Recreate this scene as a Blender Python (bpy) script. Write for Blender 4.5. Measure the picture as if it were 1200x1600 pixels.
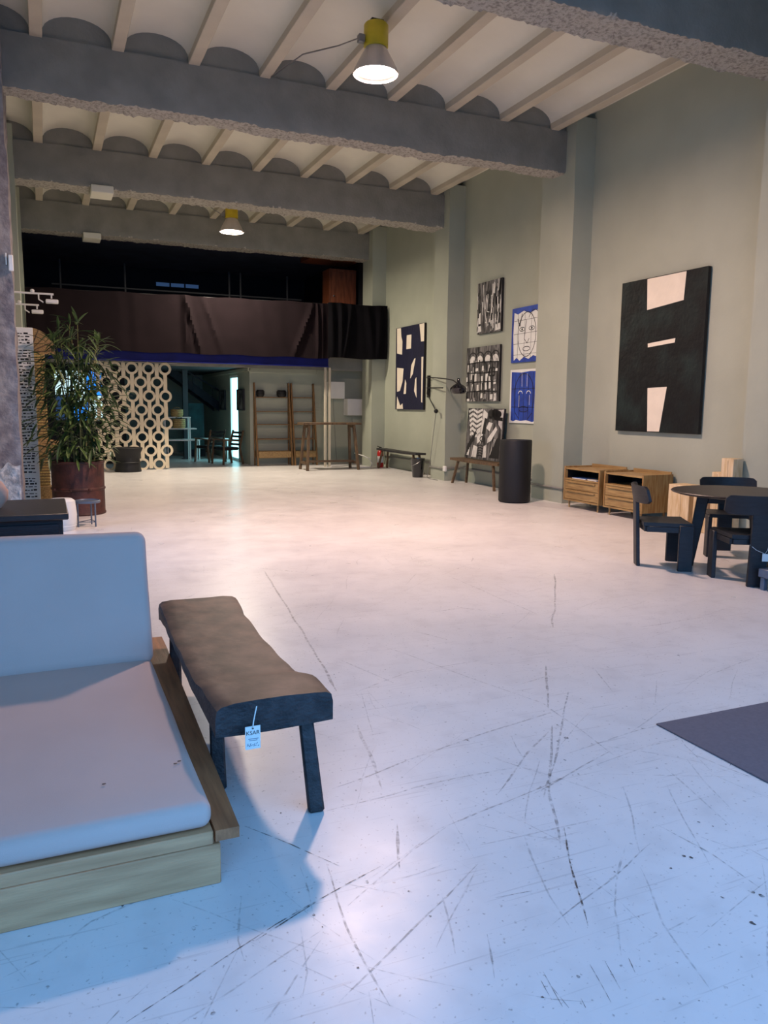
import bpy, bmesh, math, random
from math import sin, cos, pi, radians
from mathutils import Vector, Matrix, noise

for o in list(bpy.data.objects):
    bpy.data.objects.remove(o)
SC = bpy.context.scene
COL = SC.collection
BIG=[[(8.841, 3.31), (8.112, 3.312), (8.134, 2.942), (8.816, 2.884)], [(8.765, 2.42), (8.242, 2.457), (8.251, 2.399), (8.761, 2.366)], [(8.722, 1.802), (8.349, 1.811), (8.448, 1.199), (8.683, 1.191)]]
NAVY=[[(17.347, 3.355), (17.126, 3.354), (17.093, 3.147), (17.028, 3.035), (17.045, 2.731), (17.329, 2.773)], [(16.792, 3.16), (16.54, 3.158), (16.554, 2.844), (16.807, 2.842)], [(16.127, 3.353), (15.877, 3.358), (15.877, 2.96), (16.033, 2.965)], [(17.319, 2.436), (16.947, 2.403), (16.998, 2.098), (17.141, 1.882), (17.302, 1.866)], [(16.852, 2.148), (16.78, 2.056), (16.798, 1.812), (16.928, 1.807)], [(16.524, 2.456), (16.365, 2.606), (16.3, 2.61), (16.434, 2.26), (16.572, 2.158)], [(16.307, 2.133), (16.244, 2.183), (16.218, 1.711), (16.355, 1.871)], [(15.996, 2.621), (15.903, 2.623), (15.918, 1.606), (15.974, 1.616)], [(17.299, 1.755), (17.112, 1.534), (16.982, 1.589), (16.951, 1.461), (17.317, 1.459)]]
SCR=[([(4.224, 5.779), (3.743, 5.101), (3.165, 4.334)], 0.012, 0.5), ([(1.781, 6.821), (1.615, 5.553), (1.473, 4.464), (1.365, 3.738)], 0.012, 0.45), ([(1.305, 3.282), (1.17, 2.662)], 0.012, 0.4), ([(2.554, 4.99), (2.825, 5.023), (2.989, 4.859)], 0.007, 0.5), ([(2.646, 3.672), (2.271, 3.115)], 0.012, 0.5), ([(2.165, 2.934), (1.761, 2.381), (1.674, 2.234), (1.569, 2.04)], 0.01, 0.65), ([(0.982, 2.739), (1.594, 2.921), (2.34, 3.087)], 0.007, 0.5), ([(1.574, 2.457), (1.859, 2.708), (2.125, 2.894)], 0.008, 0.55), ([(2.51, 3.278), (1.934, 2.591), (1.708, 2.348)], 0.008, 0.45), ([(1.698, 2.407), (2.236, 2.603)], 0.007, 0.5), ([(1.656, 2.155), (1.513, 1.892), (1.392, 1.681)], 0.006, 0.75), ([(0.884, 2.583), (1.294, 2.628), (1.741, 2.625)], 0.006, 0.45), ([(1.22, 2.316), (1.557, 2.384), (1.949, 2.497)], 0.006, 0.6), ([(1.212, 1.898), (1.359, 1.883)], 0.005, 0.95), ([(0.484, 1.991), (0.712, 2.099), (0.949, 2.19)], 0.005, 0.7), ([(0.621, 1.682), (0.897, 1.848), (1.256, 2.075)], 0.006, 0.5), ([(1.11, 2.408), (1.001, 2.13)], 0.01, 0.5), ([(1.504, 2.185), (1.377, 1.84), (1.34, 1.684)], 0.006, 0.35), ([(2.018, 1.62), (2.018, 1.821), (1.988, 2.032)], 0.006, 0.6), ([(2.056, 1.838), (2.258, 1.794)], 0.006, 0.4), ([(1.149, 1.577), (1.126, 1.464)], 0.003, 1), ([(1.167, 1.574), (1.14, 1.451)], 0.004, 0.9), ([(1.156, 1.523), (1.152, 1.442)], 0.003, 0.9), ([(1.296, 1.549), (1.258, 1.416)], 0.004, 1), ([(1.34, 1.542), (1.309, 1.442)], 0.004, 1), ([(1.408, 1.529), (1.387, 1.477)], 0.005, 1), ([(1.198, 1.457), (1.189, 1.426)], 0.005, 1), ([(1.784, 1.981), (1.516, 1.715), (1.396, 1.546)], 0.006, 0.35), ([(0.122, 1.818), (0.419, 1.97), (0.553, 2.036), (0.713, 2.102)], 0.004, 0.95), ([(1.32, 2.172), (1.822, 2.148)], 0.006, 0.35), ([(2.015, 2.645), (2.52, 2.734), (2.894, 2.748)], 0.006, 0.4), ([(1.469, 3.696), (1.852, 3.869), (2.38, 3.904)], 0.007, 0.25), ([(2.453, 2.722), (2.899, 2.926)], 0.006, 0.4), ([(2.882, 3.517), (2.728, 3.191)], 0.006, 0.6), ([(3.737, 4.11), (4.558, 4.152)], 0.008, 0.3), ([(2.209, 4.626), (2.349, 4.335)], 0.005, 0.6), ([(3.266, 6.055), (3.264, 4.656)], 0.008, 0.25), ([(1.557, 4.231), (1.698, 3.708)], 0.007, 0.4), ([(-0.172, 2.103), (-0.08, 2.142), (0.057, 2.258), (0.327, 2.347)], 0.006, 0.4), ([(-0.145, 2.225), (-0.013, 2.227)], 0.006, 0.4), ([(0.498, 2.205), (0.438, 2.01), (0.433, 1.928)], 0.006, 0.4), ([(0.617, 1.994), (0.576, 1.816), (0.53, 1.714)], 0.005, 0.3), ([(1.473, 1.55), (1.731, 1.593)], 0.005, 0.3), ([(1.101, 1.763), (1.033, 1.6)], 0.006, 0.5), ([(1.079, 1.999), (0.978, 1.728)], 0.006, 0.3), ([(-0.167, 1.994), (-0.064, 1.946)], 0.006, 0.5), ([(1.906, 4.363), (2.285, 3.173), (2.224, 2.559)], 0.006, 0.22), ([(0.768, 2.026), (1.078, 2.23), (1.276, 2.325)], 0.005, 0.35), ([(2.344, 2.379), (2.227, 1.933)], 0.006, 0.2), ([(1.986, 2.494), (2.424, 2.583), (2.692, 2.586)], 0.005, 0.35), ([(0.925, 2.098), (1.042, 2.106), (1.144, 2.121)], 0.005, 0.3)]
SPK=[(0.878, 2.122, 0.012), (0.32, 1.77, 0.012), (0.33, 2.111, 0.012), (1.924, 1.847, 0.012), (1.942, 1.831, 0.01), (1.832, 1.809, 0.01), (1.978, 1.612, 0.016), (1.988, 1.587, 0.014), (1.449, 2.331, 0.006), (1.993, 2.6, 0.012), (2.19, 2.923, 0.012), (2.136, 2.789, 0.016), (3.524, 3.529, 0.012), (2.623, 2.823, 0.012), (1.965, 2.471, 0.008), (2.14, 1.993, 0.008), (1.702, 1.702, 0.006), (0.67, 2.035, 0.01), (0.982, 2.028, 0.009), (0.987, 1.896, 0.008), (0.409, 1.861, 0.006), (1.853, 1.501, 0.014)]
R_,U_,W_=(0.917582, -0.397416, 0.010207),(0.043897, 0.126803, 0.990956),(0.395116, 0.908835, -0.133798)

# ------------------------------------------------------------------ camera
cd = bpy.data.cameras.new('camera'); cam = bpy.data.objects.new('camera', cd); COL.objects.link(cam)
cd.sensor_fit = 'VERTICAL'; cd.sensor_height = 36.0; cd.sensor_width = 27.0
cd.lens = 1216 / 1600 * 36.0; cd.clip_start = 0.05; cd.clip_end = 200
m = Matrix((R_, U_, tuple(-w for w in W_))).transposed().to_4x4()
m.translation = (0, 0, 1.5); cam.matrix_world = m
SC.camera = cam
# ------------------------------------------------------------------ world, exposure
SC.view_settings.view_transform = 'Standard'; SC.view_settings.look = 'None'
SC.view_settings.gamma = 1.0; SC.view_settings.use_curve_mapping = False
SC.view_settings.exposure = 0.0
W = bpy.data.worlds.new('blue_daylight'); SC.world = W; W.use_nodes = True
bg = W.node_tree.nodes['Background']; bg.inputs[0].default_value = (0.165, 0.47, 1.0, 1); bg.inputs[1].default_value = 2.75
SC.cycles.max_bounces = 8; SC.cycles.diffuse_bounces = 5; SC.cycles.glossy_bounces = 3; SC.cycles.transparent_max_bounces = 8
LAMP1_W, LAMP2_W = 400, 345
LAMP1_C, LAMP2_C = (1.0, 0.67, 0.545), (1.0, 0.845, 0.67)
def portal(name, loc, rot, sx, sy):
    l = bpy.data.lights.new(name, 'AREA'); l.shape = 'RECTANGLE'; l.size = sx; l.size_y = sy
    l.cycles.is_portal = True
    o = bpy.data.objects.new(name, l); COL.objects.link(o); o.location = loc; o.rotation_euler = rot
portal('shopfront_daylight', (1.9, .38, 2.4), (radians(90), 0, 0), 6.8, 4.8)
portal('side_window_daylight', (-.92, 8.55, 1.7), (0, radians(-90), 0), 3.4, 2.7)

# ------------------------------------------------------------------ helpers
class MB:
    """collects shapes, then links them as ONE mesh object"""
    def __init__(s): s.bm = bmesh.new()
    def _add(s, t, M=None):
        me = bpy.data.meshes.new('t'); t.to_mesh(me); t.free()
        if M is not None: me.transform(M)
        s.bm.from_mesh(me); bpy.data.meshes.remove(me); return s
    def box(s, x0, x1, y0, y1, z0, z1, bev=0.0, seg=1, M=None):
        t = bmesh.new(); bmesh.ops.create_cube(t, size=1)
        for v in t.verts: v.co = ((x0+x1)/2+v.co.x*(x1-x0), (y0+y1)/2+v.co.y*(y1-y0), (z0+z1)/2+v.co.z*(z1-z0))
        if bev: bmesh.ops.bevel(t, geom=list(t.edges), offset=bev, segments=seg, profile=.5, affect='EDGES', clamp_overlap=True)
        return s._add(t, M)
    def bar(s, a, b, w, d, up=(0,0,1), bev=0.0, w2=None, d2=None):
        """rectangular bar from a to b, w across, d along 'up'"""
        a, b = Vector(a), Vector(b); z = (b-a); L = z.length; z.normalize(); u = Vector(up)
        x = u.cross(z)
        if x.length < 1e-4: x = Vector((1,0,0)).cross(z)
        x.normalize(); y = z.cross(x)
        t = bmesh.new(); bmesh.ops.create_cube(t, size=1)
        for v in t.verts:
            top = v.co.z > 0
            v.co = (v.co.x*(w2 if top and w2 else w), v.co.y*(d2 if top and d2 else d), (v.co.z+.5)*L)
        if bev: bmesh.ops.bevel(t, geom=list(t.edges), offset=bev, segments=1, profile=.5, affect='EDGES')
        M = Matrix((x, y, z)).transposed().to_4x4(); M.translation = a
        return s._add(t, M)
    def cyl(s, a, b, r, r2=None, n=12):
        a, b = Vector(a), Vector(b); d = b-a; t = bmesh.new()
        bmesh.ops.create_cone(t, cap_ends=True, segments=n, radius1=r, radius2=r if r2 is None else r2, depth=d.length)
        M = d.to_track_quat('Z', 'Y').to_matrix().to_4x4(); M.translation = (a+b)/2
        return s._add(t, M)
    def ball(s, c, r, sc=(1,1,1), n=12):
        t = bmesh.new(); bmesh.ops.create_uvsphere(t, u_segments=n, v_segments=max(6, n*2//3), radius=r)
        for v in t.verts: v.co = (c[0]+v.co.x*sc[0], c[1]+v.co.y*sc[1], c[2]+v.co.z*sc[2])
        return s._add(t)
    def tube(s, pts, r, n=6):
        pts = [Vector(p) for p in pts]; rings = []; bm = s.bm
        for i, p in enumerate(pts):
            d = (pts[min(i+1, len(pts)-1)]-pts[max(i-1, 0)]).normalized()
            x = d.orthogonal().normalized() if i == 0 else (px - d*px.dot(d)).normalized()
            px = x; y = d.cross(x)
            rr = r[i] if isinstance(r, (list, tuple)) else r
            rings.append([bm.verts.new(p+(x*cos(2*pi*k/n)+y*sin(2*pi*k/n))*rr) for k in range(n)])
        for a, b in zip(rings, rings[1:]):
            for k in range(n): bm.faces.new((a[k], a[(k+1) % n], b[(k+1) % n], b[k]))
        bm.faces.new(rings[0][::-1]); bm.faces.new(rings[-1]); return s
    def lathe(s, prof, c=(0,0,0), n=24, cap=True):
        bm = s.bm; rings = []
        for r, z in prof:
            rings.append([bm.verts.new((c[0]+r*cos(2*pi*k/n), c[1]+r*sin(2*pi*k/n), c[2]+z)) for k in range(n)])
        for a, b in zip(rings, rings[1:]):
            for k in range(n): bm.faces.new((a[k], a[(k+1) % n], b[(k+1) % n], b[k]))
        if cap: bm.faces.new(rings[0][::-1]); bm.faces.new(rings[-1])
        return s
    def prism(s, poly, f, t0, t1):
        """poly of (a,b) extruded from t0 to t1, f(a,b,t)->xyz"""
        bm = s.bm; A = [bm.verts.new(f(a, b, t0)) for a, b in poly]; B = [bm.verts.new(f(a, b, t1)) for a, b in poly]
        n = len(poly); bm.faces.new(A); bm.faces.new(B[::-1])
        for k in range(n): bm.faces.new((A[k], B[k], B[(k+1) % n], A[(k+1) % n]))
        return s
    def grid(s, f, nu, nv, close=False):
        bm = s.bm; g = [[bm.verts.new(f(i/nu, j/nv)) for j in range(nv+1)] for i in range(nu+1)]
        for i in range(nu):
            for j in range(nv): bm.faces.new((g[i][j], g[i+1][j], g[i+1][j+1], g[i][j+1]))
        return s
    def sheet(s, f, nu, nv, th, nrm):
        """a curved sheet with real thickness"""
        nrm = Vector(nrm)*th; bm = s.bm
        a = [[bm.verts.new(f(i/nu, j/nv)) for j in range(nv+1)] for i in range(nu+1)]
        b = [[bm.verts.new(Vector(f(i/nu, j/nv))+nrm) for j in range(nv+1)] for i in range(nu+1)]
        for i in range(nu):
            for j in range(nv):
                bm.faces.new((a[i][j], a[i+1][j], a[i+1][j+1], a[i][j+1])); bm.faces.new((b[i][j], b[i][j+1], b[i+1][j+1], b[i+1][j]))
        for i in range(nu):
            bm.faces.new((a[i][0], b[i][0], b[i+1][0], a[i+1][0])); bm.faces.new((a[i][nv], a[i+1][nv], b[i+1][nv], b[i][nv]))
        for j in range(nv):
            bm.faces.new((a[0][j], a[0][j+1], b[0][j+1], b[0][j])); bm.faces.new((a[nu][j], b[nu][j], b[nu][j+1], a[nu][j+1]))
        return s
    def mesh(s, name, mat, smooth=True):
        bmesh.ops.recalc_face_normals(s.bm, faces=list(s.bm.faces))
        if smooth:
            for f in s.bm.faces: f.smooth = True
            for e in s.bm.edges:
                if len(e.link_faces) == 2 and e.calc_face_angle(0) > radians(38): e.smooth = False
        me = bpy.data.meshes.new(name); s.bm.to_mesh(me); s.bm.free(); me.materials.append(mat); return me
    def build(s, name, mat, parent=None, label=None, smooth=True):
        return put(name, s.mesh(name, mat, smooth), parent, label)
def put(name, me, parent=None, label=None, loc=None, rot=None):
    o = bpy.data.objects.new(name, me); COL.objects.link(o)
    if parent is not None: o.parent = parent
    if label: o['label'] = label
    if loc is not None: o.location = loc
    if rot is not None: o.rotation_euler = rot
    return o
def tag(o, label, cat, group=None, kind=None):
    o['label'] = label; o['category'] = cat
    if group: o['group'] = group
    if kind: o['kind'] = kind
    return o
def thing(name, label, cat, loc=(0,0,0), rz=0.0, group=None):
    o = bpy.data.objects.new(name, None); COL.objects.link(o); o.empty_display_size = .1
    o.location = loc; o.rotation_euler = (0, 0, rz); return tag(o, label, cat, group)
def struct(o, label=None):
    o['kind'] = 'structure'
    if label: o['label'] = label
    return o
def copy_tree(o, parent=None):
    c = o.copy(); COL.objects.link(c); c.parent = parent
    for ch in [x for x in bpy.data.objects if x.parent == o]: copy_tree(ch, c)
    return c

# ------------------------------------------------------------------ materials
def lin(c): return tuple(((v/255)/12.92 if v/255 <= .04045 else ((v/255+.055)/1.055)**2.4) for v in c)
def mat(name, col, rough=.6, var=.12, scale=6.0, bump=0.0, bscale=30.0, metal=0.0, stretch=(1,1,1), col2=None, coat=0.0, spec=.5, contrast=(.35,.65), rvar=.0, detail=6.0):
    """procedural principled material: two tones mixed by stretched noise, fine relief by bump. colours are sRGB 0-255"""
    M = bpy.data.materials.new(name); M.use_nodes = True; N = M.node_tree; L = N.links
    b = N.nodes['Principled BSDF']
    a = lin(col); c2 = lin(col2) if col2 else tuple(max(0, v*(1-var)) for v in a); a = tuple(min(1, v*(1+var*.5)) for v in a) if not col2 else a
    tc = N.nodes.new('ShaderNodeTexCoord'); mp = N.nodes.new('ShaderNodeMapping'); mp.inputs['Scale'].default_value = stretch
    L.new(tc.outputs['Object'], mp.inputs[0])
    nz = N.nodes.new('ShaderNodeTexNoise'); nz.inputs['Scale'].default_value = scale; nz.inputs['Detail'].default_value = detail; L.new(mp.outputs[0], nz.inputs['Vector'])
    rp = N.nodes.new('ShaderNodeValToRGB'); rp.color_ramp.elements[0].position = contrast[0]; rp.color_ramp.elements[1].position = contrast[1]
    rp.color_ramp.elements[0].color = (*c2, 1); rp.color_ramp.elements[1].color = (*a, 1)
    L.new(nz.outputs['Fac'], rp.inputs[0]); L.new(rp.outputs[0], b.inputs['Base Color'])
    b.inputs['Roughness'].default_value = rough; b.inputs['Metallic'].default_value = metal
    b.inputs['Specular IOR Level'].default_value = spec; b.inputs['Coat Weight'].default_value = coat
    if bump:
        n2 = N.nodes.new('ShaderNodeTexNoise'); n2.inputs['Scale'].default_value = bscale; n2.inputs['Detail'].default_value = 5; L.new(mp.outputs[0], n2.inputs['Vector'])
        bp = N.nodes.new('ShaderNodeBump'); bp.inputs['Strength'].default_value = bump; bp.inputs['Distance'].default_value = .02
        L.new(n2.outputs['Fac'], bp.inputs['Height']); L.new(bp.outputs[0], b.inputs['Normal'])
    return M
def emit(name, col, strength):
    M = bpy.data.materials.new(name); M.use_nodes = True; N = M.node_tree; N.nodes.clear()
    e = N.nodes.new('ShaderNodeEmission'); e.inputs[0].default_value = (*lin(col), 1); e.inputs[1].default_value = strength
    o = N.nodes.new('ShaderNodeOutputMaterial'); N.links.new(e.outputs[0], o.inputs[0]); return M
K = {}
K['wall'] = mat('greige_wall_paint', (165,170,154), .75, .07, 1.2, .10, 14)
K['beam'] = mat('rough_grey_plaster', (134,134,128), .85, .14, 2.5, .35, 22)
K['vault'] = mat('off_white_vault_paint', (218,216,202), .8, .05, 1.5, .08, 10)
K['joist'] = mat('joist_paint', (190,182,164), .8, .06, 3, .1, 15)
K['stucco'] = mat('rough_stucco', (150,146,146), .9, .3, 7, .9, 18, col2=(112,106,110))
K['stone'] = mat('white_rough_render', (205,205,205), .9, .2, 9, 1.0, 24, col2=(140,138,138))
K['under_bounce'] = mat('rough_render_bounce_light', (178,174,164), .95, .3, 26, 1.0, 60, col2=(128,124,116), contrast=(.32,.55))  # beam undersides: floor bounce and lamp glare put into a paler colour
K['paving'] = mat('pale_concrete_paving', (186,186,184), .9, .1, 3)
K['dark'] = mat('dark_navy_paint', (20,22,34), .8, .25, 2, .1, 8)
K['mezz'] = mat('slate_blue_ceiling', (74,80,104), .85, .2, 2)
K['soffit'] = mat('dark_soffit', (60,62,66), .8, .1, 2)
K['curtain'] = mat('black_brown_cloth', (25,18,21), .95, .15, 3, .15, 120, spec=.1)
K['curtain_b'] = mat('black_cloth', (11,10,14), .95, .2, 3, .15, 120, spec=.1)
K['navy'] = mat('navy_steel_paint', (9,19,92), .6, .2, 4, spec=.2)
K['white'] = mat('white_lacquer', (226,226,222), .45, .04, 4)
K['screen'] = mat('cream_lacquered_board', (214,200,172), .6, .06, 5)
K['black'] = mat('black_matt_paint', (10,11,16), .6, .3, 6)
K['blackwood'] = mat('black_stained_wood', (24,26,32), .5, .35, 9, .18, 40, stretch=(1,1,6))
K['blackwood_top'] = mat('black_brown_tabletop', (44,36,34), .42, .3, 5, .08, 40, stretch=(1,8,1))
K['oak'] = mat('golden_oak', (172,142,92), .45, .2, 5, .08, 30, stretch=(7,.8,7), col2=(140,110,68))
K['oak_v'] = mat('golden_oak_upright', (172,142,92), .45, .2, 5, .08, 30, stretch=(7,7,.8), col2=(140,98,48))
K['pale'] = mat('pale_raw_wood', (222,200,164), .65, .2, 5, .1, 30, stretch=(5,5,.9), col2=(200,170,124))
K['brownwood'] = mat('old_brown_wood', (112,88,62), .6, .3, 6, .2, 30, stretch=(6,6,.9), col2=(74,58,42))
K['teak'] = mat('shelf_teak', (140,104,60), .55, .25, 6, .1, 30, stretch=(6,6,.8), col2=(108,80,46))
K['sofaoak'] = mat('pale_oak_board', (214,162,118), .5, .2, 3, .12, 20, stretch=(.8,5,9), col2=(172,124,86), contrast=(.3,.7))
K['armwood'] = mat('oiled_oak_arm', (178,118,78), .42, .2, 4, .08, 20, stretch=(9,.8,5), col2=(136,86,56))
K['cushion'] = mat('grey_linen', (198,175,166), .95, .05, 2, .12, 400, spec=.2)
K['benchtop'] = mat('worn_leather_brown_wood', (104,76,62), .55, .35, 7, .16, 9, stretch=(1.2,1,1), col2=(38,29,27), contrast=(.34,.66), detail=12)
K['benchside'] = mat('dark_aged_wood', (52,50,52), .55, .4, 9, .35, 26, stretch=(2,1,2.5), col2=(26,26,30))
K['rug'] = mat('charcoal_mat', (104,99,108), .95, .08, 60, .2, 300)
K['steelblue'] = mat('blue_grey_metal', (96,108,126), .4, .15, 8, metal=.3)
K['chrome'] = mat('worn_grey_metal', (150,150,152), .35, .1, 8, metal=.8)
K['rust'] = mat('rusty_oil_drum', (84,44,36), .6, .35, 7, .3, 24, col2=(46,22,22), contrast=(.3,.7))
K['soil'] = mat('dark_soil', (38,30,24), .95, .4, 30, .6, 60)
K['leaf'] = mat('bamboo_leaf', (98,122,60), .5, .3, 9, col2=(56,80,38))
K['leaf2'] = mat('bamboo_leaf_dark', (72,98,50), .5, .3, 9, col2=(42,62,32))
K['cane'] = mat('bamboo_cane', (112,110,60), .5, .2, 12)
K['rattan'] = mat('woven_rattan', (172,142,96), .7, .3, 40, .3, 120, col2=(126,100,64))
K['basket'] = mat('seagrass_weave', (196,172,112), .8, .25, 50, .4, 140, col2=(150,126,76))
K['yellow'] = mat('yellow_ballast_housing', (214,188,40), .4, .15, 5)
K['reflector'] = mat('spun_aluminium_reflector', (205,196,190), .35, .05, 5, metal=.5)
K['red'] = mat('red_enamel', (176,32,30), .35, .1, 6)
K['glossblack'] = mat('gloss_black_lacquer', (14,15,26), .12, .2, 4, coat=.6)
K['canvasblack'] = mat('black_green_paint', (26,40,40), .5, .3, 2.2, .5, 10, col2=(9,11,15), contrast=(.46,.72), detail=9, spec=.3)
K['canvasnavy'] = mat('navy_black_paint', (18,20,50), .6, .2, 4, .3, 12)
K['canvaswhite'] = mat('cream_paint', (228,218,200), .7, .05, 5, .1, 20)
K['edge'] = mat('dark_canvas_edge', (20,18,20), .7, .1, 5)
K['inkgrey'] = mat('smudged_charcoal', (120,118,116), .8, .5, 5, stretch=(1,3,.7), col2=(24,24,26), contrast=(.38,.62), detail=10)
K['inkblack'] = mat('black_ink', (16,15,17), .7, .3, 6)
K['inkwhite'] = mat('white_gouache', (222,220,214), .7, .2, 8, stretch=(1,3,1), col2=(150,148,146), contrast=(.2,.5))
K['blue'] = mat('ultramarine_paint', (30,72,178), .6, .2, 6, col2=(20,50,140))
K['deepblue'] = mat('deep_blue_line', (12,22,70), .6, .2, 6)
K['paper'] = mat('white_paper', (228,230,226), .8, .04, 10)
K['teal'] = mat('teal_canvas', (28,82,84), .7, .4, 3, col2=(14,46,52))
K['brownpanel'] = mat('chestnut_panel', (150,84,52), .5, .2, 3, stretch=(5,5,.8), col2=(112,60,36))
K['terracotta'] = mat('peach_terracotta', (206,160,138), .8, .1, 6)
K['book'] = mat('blue_magazine_cover', (70,110,180), .35, .2, 6)
K['bookw'] = mat('pale_magazine_cover', (200,200,196), .35, .1, 6)
K['lens'] = emit('lamp_glow', (255,236,222), 14)
K['tealpane'] = emit('daylit_cyan_glass', (150,225,235), 4.0)
K['artpale'] = emit('art_pale_glow', (200,235,240), 1.3)  # artwork panel tones, glow added
K['artblue'] = emit('art_blue_glow', (40,130,235), 1.6)
K['dimglow'] = emit('dim_blue_glow', (90,130,190), .22)

def floor_mat():
    M = bpy.data.materials.new('scuffed_white_floor_paint'); M.use_nodes = True; N = M.node_tree; L = N.links; b = N.nodes['Principled BSDF']
    tc = N.nodes.new('ShaderNodeTexCoord')
    def noise_(sc, det, rot=0, st=(1,1,1), dist=0):
        mp = N.nodes.new('ShaderNodeMapping'); mp.inputs['Rotation'].default_value = (0,0,rot); mp.inputs['Scale'].default_value = st
        L.new(tc.outputs['Object'], mp.inputs[0]); n = N.nodes.new('ShaderNodeTexNoise'); n.inputs['Scale'].default_value = sc; n.inputs['Detail'].default_value = det
        n.inputs['Distortion'].default_value = dist; L.new(mp.outputs[0], n.inputs['Vector']); return n.outputs['Fac']
    def ramp(f, p0, p1, c0, c1):
        r = N.nodes.new('ShaderNodeValToRGB'); r.color_ramp.elements[0].position = p0; r.color_ramp.elements[1].position = p1
        r.color_ramp.elements[0].color = (*c0, 1) if len(c0) == 3 else c0; r.color_ramp.elements[1].color = (*c1, 1); L.new(f, r.inputs[0]); return r.outputs[0]
    def mul(a, bb, fac=1.0):
        x = N.nodes.new('ShaderNodeMix'); x.data_type = 'RGBA'; x.blend_type = 'MULTIPLY'; x.inputs[0].default_value = fac
        L.new(a, x.inputs[6]); L.new(bb, x.inputs[7]); return x.outputs[2]
    c = ramp(noise_(.9, 5), .3, .7, (.66,.645,.64), (.76,.745,.74))
    c = mul(c, ramp(noise_(7, 8), .28, .5, (.92,.915,.915), (1,1,1)))
    c = mul(c, ramp(noise_(60, 4), .27, .36, (.55,.54,.54), (1,1,1)))            # specks
    for rot, st in ((.5, (1.2, 34, 1)), (-.35, (1.0, 30, 1)), (1.25, (.9, 40, 1)), (2.1, (1.3, 36, 1))):
        c = mul(c, ramp(noise_(1.6, 3, rot, st, .15), .285, .335, (.86,.855,.855), (1,1,1)))   # fine drag marks
    L.new(c, b.inputs['Base Color'])
    r = N.nodes.new('ShaderNodeMapRange'); r.inputs[1].default_value = .3; r.inputs[2].default_value = .7; r.inputs[3].default_value = .27; r.inputs[4].default_value = .38
    L.new(noise_(2.5, 6), r.inputs[0]); L.new(r.outputs[0], b.inputs['Roughness'])
    bp = N.nodes.new('ShaderNodeBump'); bp.inputs['Strength'].default_value = .05; bp.inputs['Distance'].default_value = .01
    L.new(noise_(9, 6), bp.inputs['Height']); L.new(bp.outputs[0], b.inputs['Normal']); b.inputs['Specular IOR Level'].default_value = .35
    return M
K['floor'] = floor_mat()
def scuff_mat(name, alpha):
    M = bpy.data.materials.new(name); M.use_nodes = True; N = M.node_tree; L = N.links; b = N.nodes['Principled BSDF']
    b.inputs['Base Color'].default_value = (.07,.066,.068,1); b.inputs['Roughness'].default_value = .5
    tc = N.nodes.new('ShaderNodeTexCoord'); n = N.nodes.new('ShaderNodeTexNoise'); n.inputs['Scale'].default_value = 38; n.inputs['Detail'].default_value = 6; L.new(tc.outputs['Object'], n.inputs['Vector'])
    r = N.nodes.new('ShaderNodeMapRange'); r.inputs[1].default_value = .38; r.inputs[2].default_value = .62; r.inputs[3].default_value = 0; r.inputs[4].default_value = alpha
    L.new(n.outputs['Fac'], r.inputs[0]); L.new(r.outputs[0], b.inputs['Alpha']); return M

# ================================================================== THE SETTING
XR, XW, XL, XLW = 7.53, 7.89, -0.27, -0.63       # pilaster face / wall plane, right and left
XF = -2.65                                         # side wall of the wider front part of the hall
PY = [(6.15,6.75), (10.20,11.06), (14.22,14.84), (18.17,18.80)]
BY = [(6.27,6.73), (10.43,10.78), (14.45,14.95), (18.40,18.86)]
ZB, ZT, ZC = 5.10, 5.70, 6.06
floor = struct(MB().box(XF-.1, XW+.1, .4, 26.2, -.12, 0).build('floor', K['floor'], smooth=False), 'scuffed glossy white painted concrete floor')
pav = struct(MB().box(-30, 30, -30, .4, -.2, -.02).box(-30, XF-.15, .4, 30, -.2, -.02).box(XF-.15, XLW-.2, 6.85, 10.3, -.2, .004).build('unseen_ground', K['paving'], smooth=False), 'unseen grey paving outside the hall, added to block light from below')  # out-of-view ground, added to block light from below and bounce daylight up
# scuffs: drag marks and chips of the paint
random.seed(5)
def strip(mb, pts, w, z):
    P = []
    for (a, b) in zip(pts, pts[1:]):
        n = max(2, int(math.dist(a, b)/.04))
        for k in range(n): t = k/n; P.append((a[0]+(b[0]-a[0])*t, a[1]+(b[1]-a[1])*t))
    P.append(pts[-1]); rows = []
    for i, p in enumerate(P):
        q0, q1 = P[max(0, i-1)], P[min(len(P)-1, i+1)]; d = Vector((q1[0]-q0[0], q1[1]-q0[1])).normalized(); nn = Vector((-d.y, d.x))
        e = min(1, i/3+.2, (len(P)-1-i)/3+.2); ww = w*.5*e*(.7+.6*random.random()); off = noise.noise((p[0]*3, p[1]*3, 0))*.012
        rows.append([mb.bm.verts.new((p[0]+nn.x*(off+s*ww), p[1]+nn.y*(off+s*ww), z)) for s in (-1, 1)])
    for a, b in zip(rows, rows[1:]): mb.bm.faces.new((a[0], a[1], b[1], b[0]))
def blob(mb, x, y, r, z):
    n = 7; mb.bm.faces.new([mb.bm.verts.new((x+r*(.5+.7*random.random())*cos(2*pi*k/n)*.8, y+r*(.5+.7*random.random())*sin(2*pi*k/n), z)) for k in range(n)])
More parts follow.
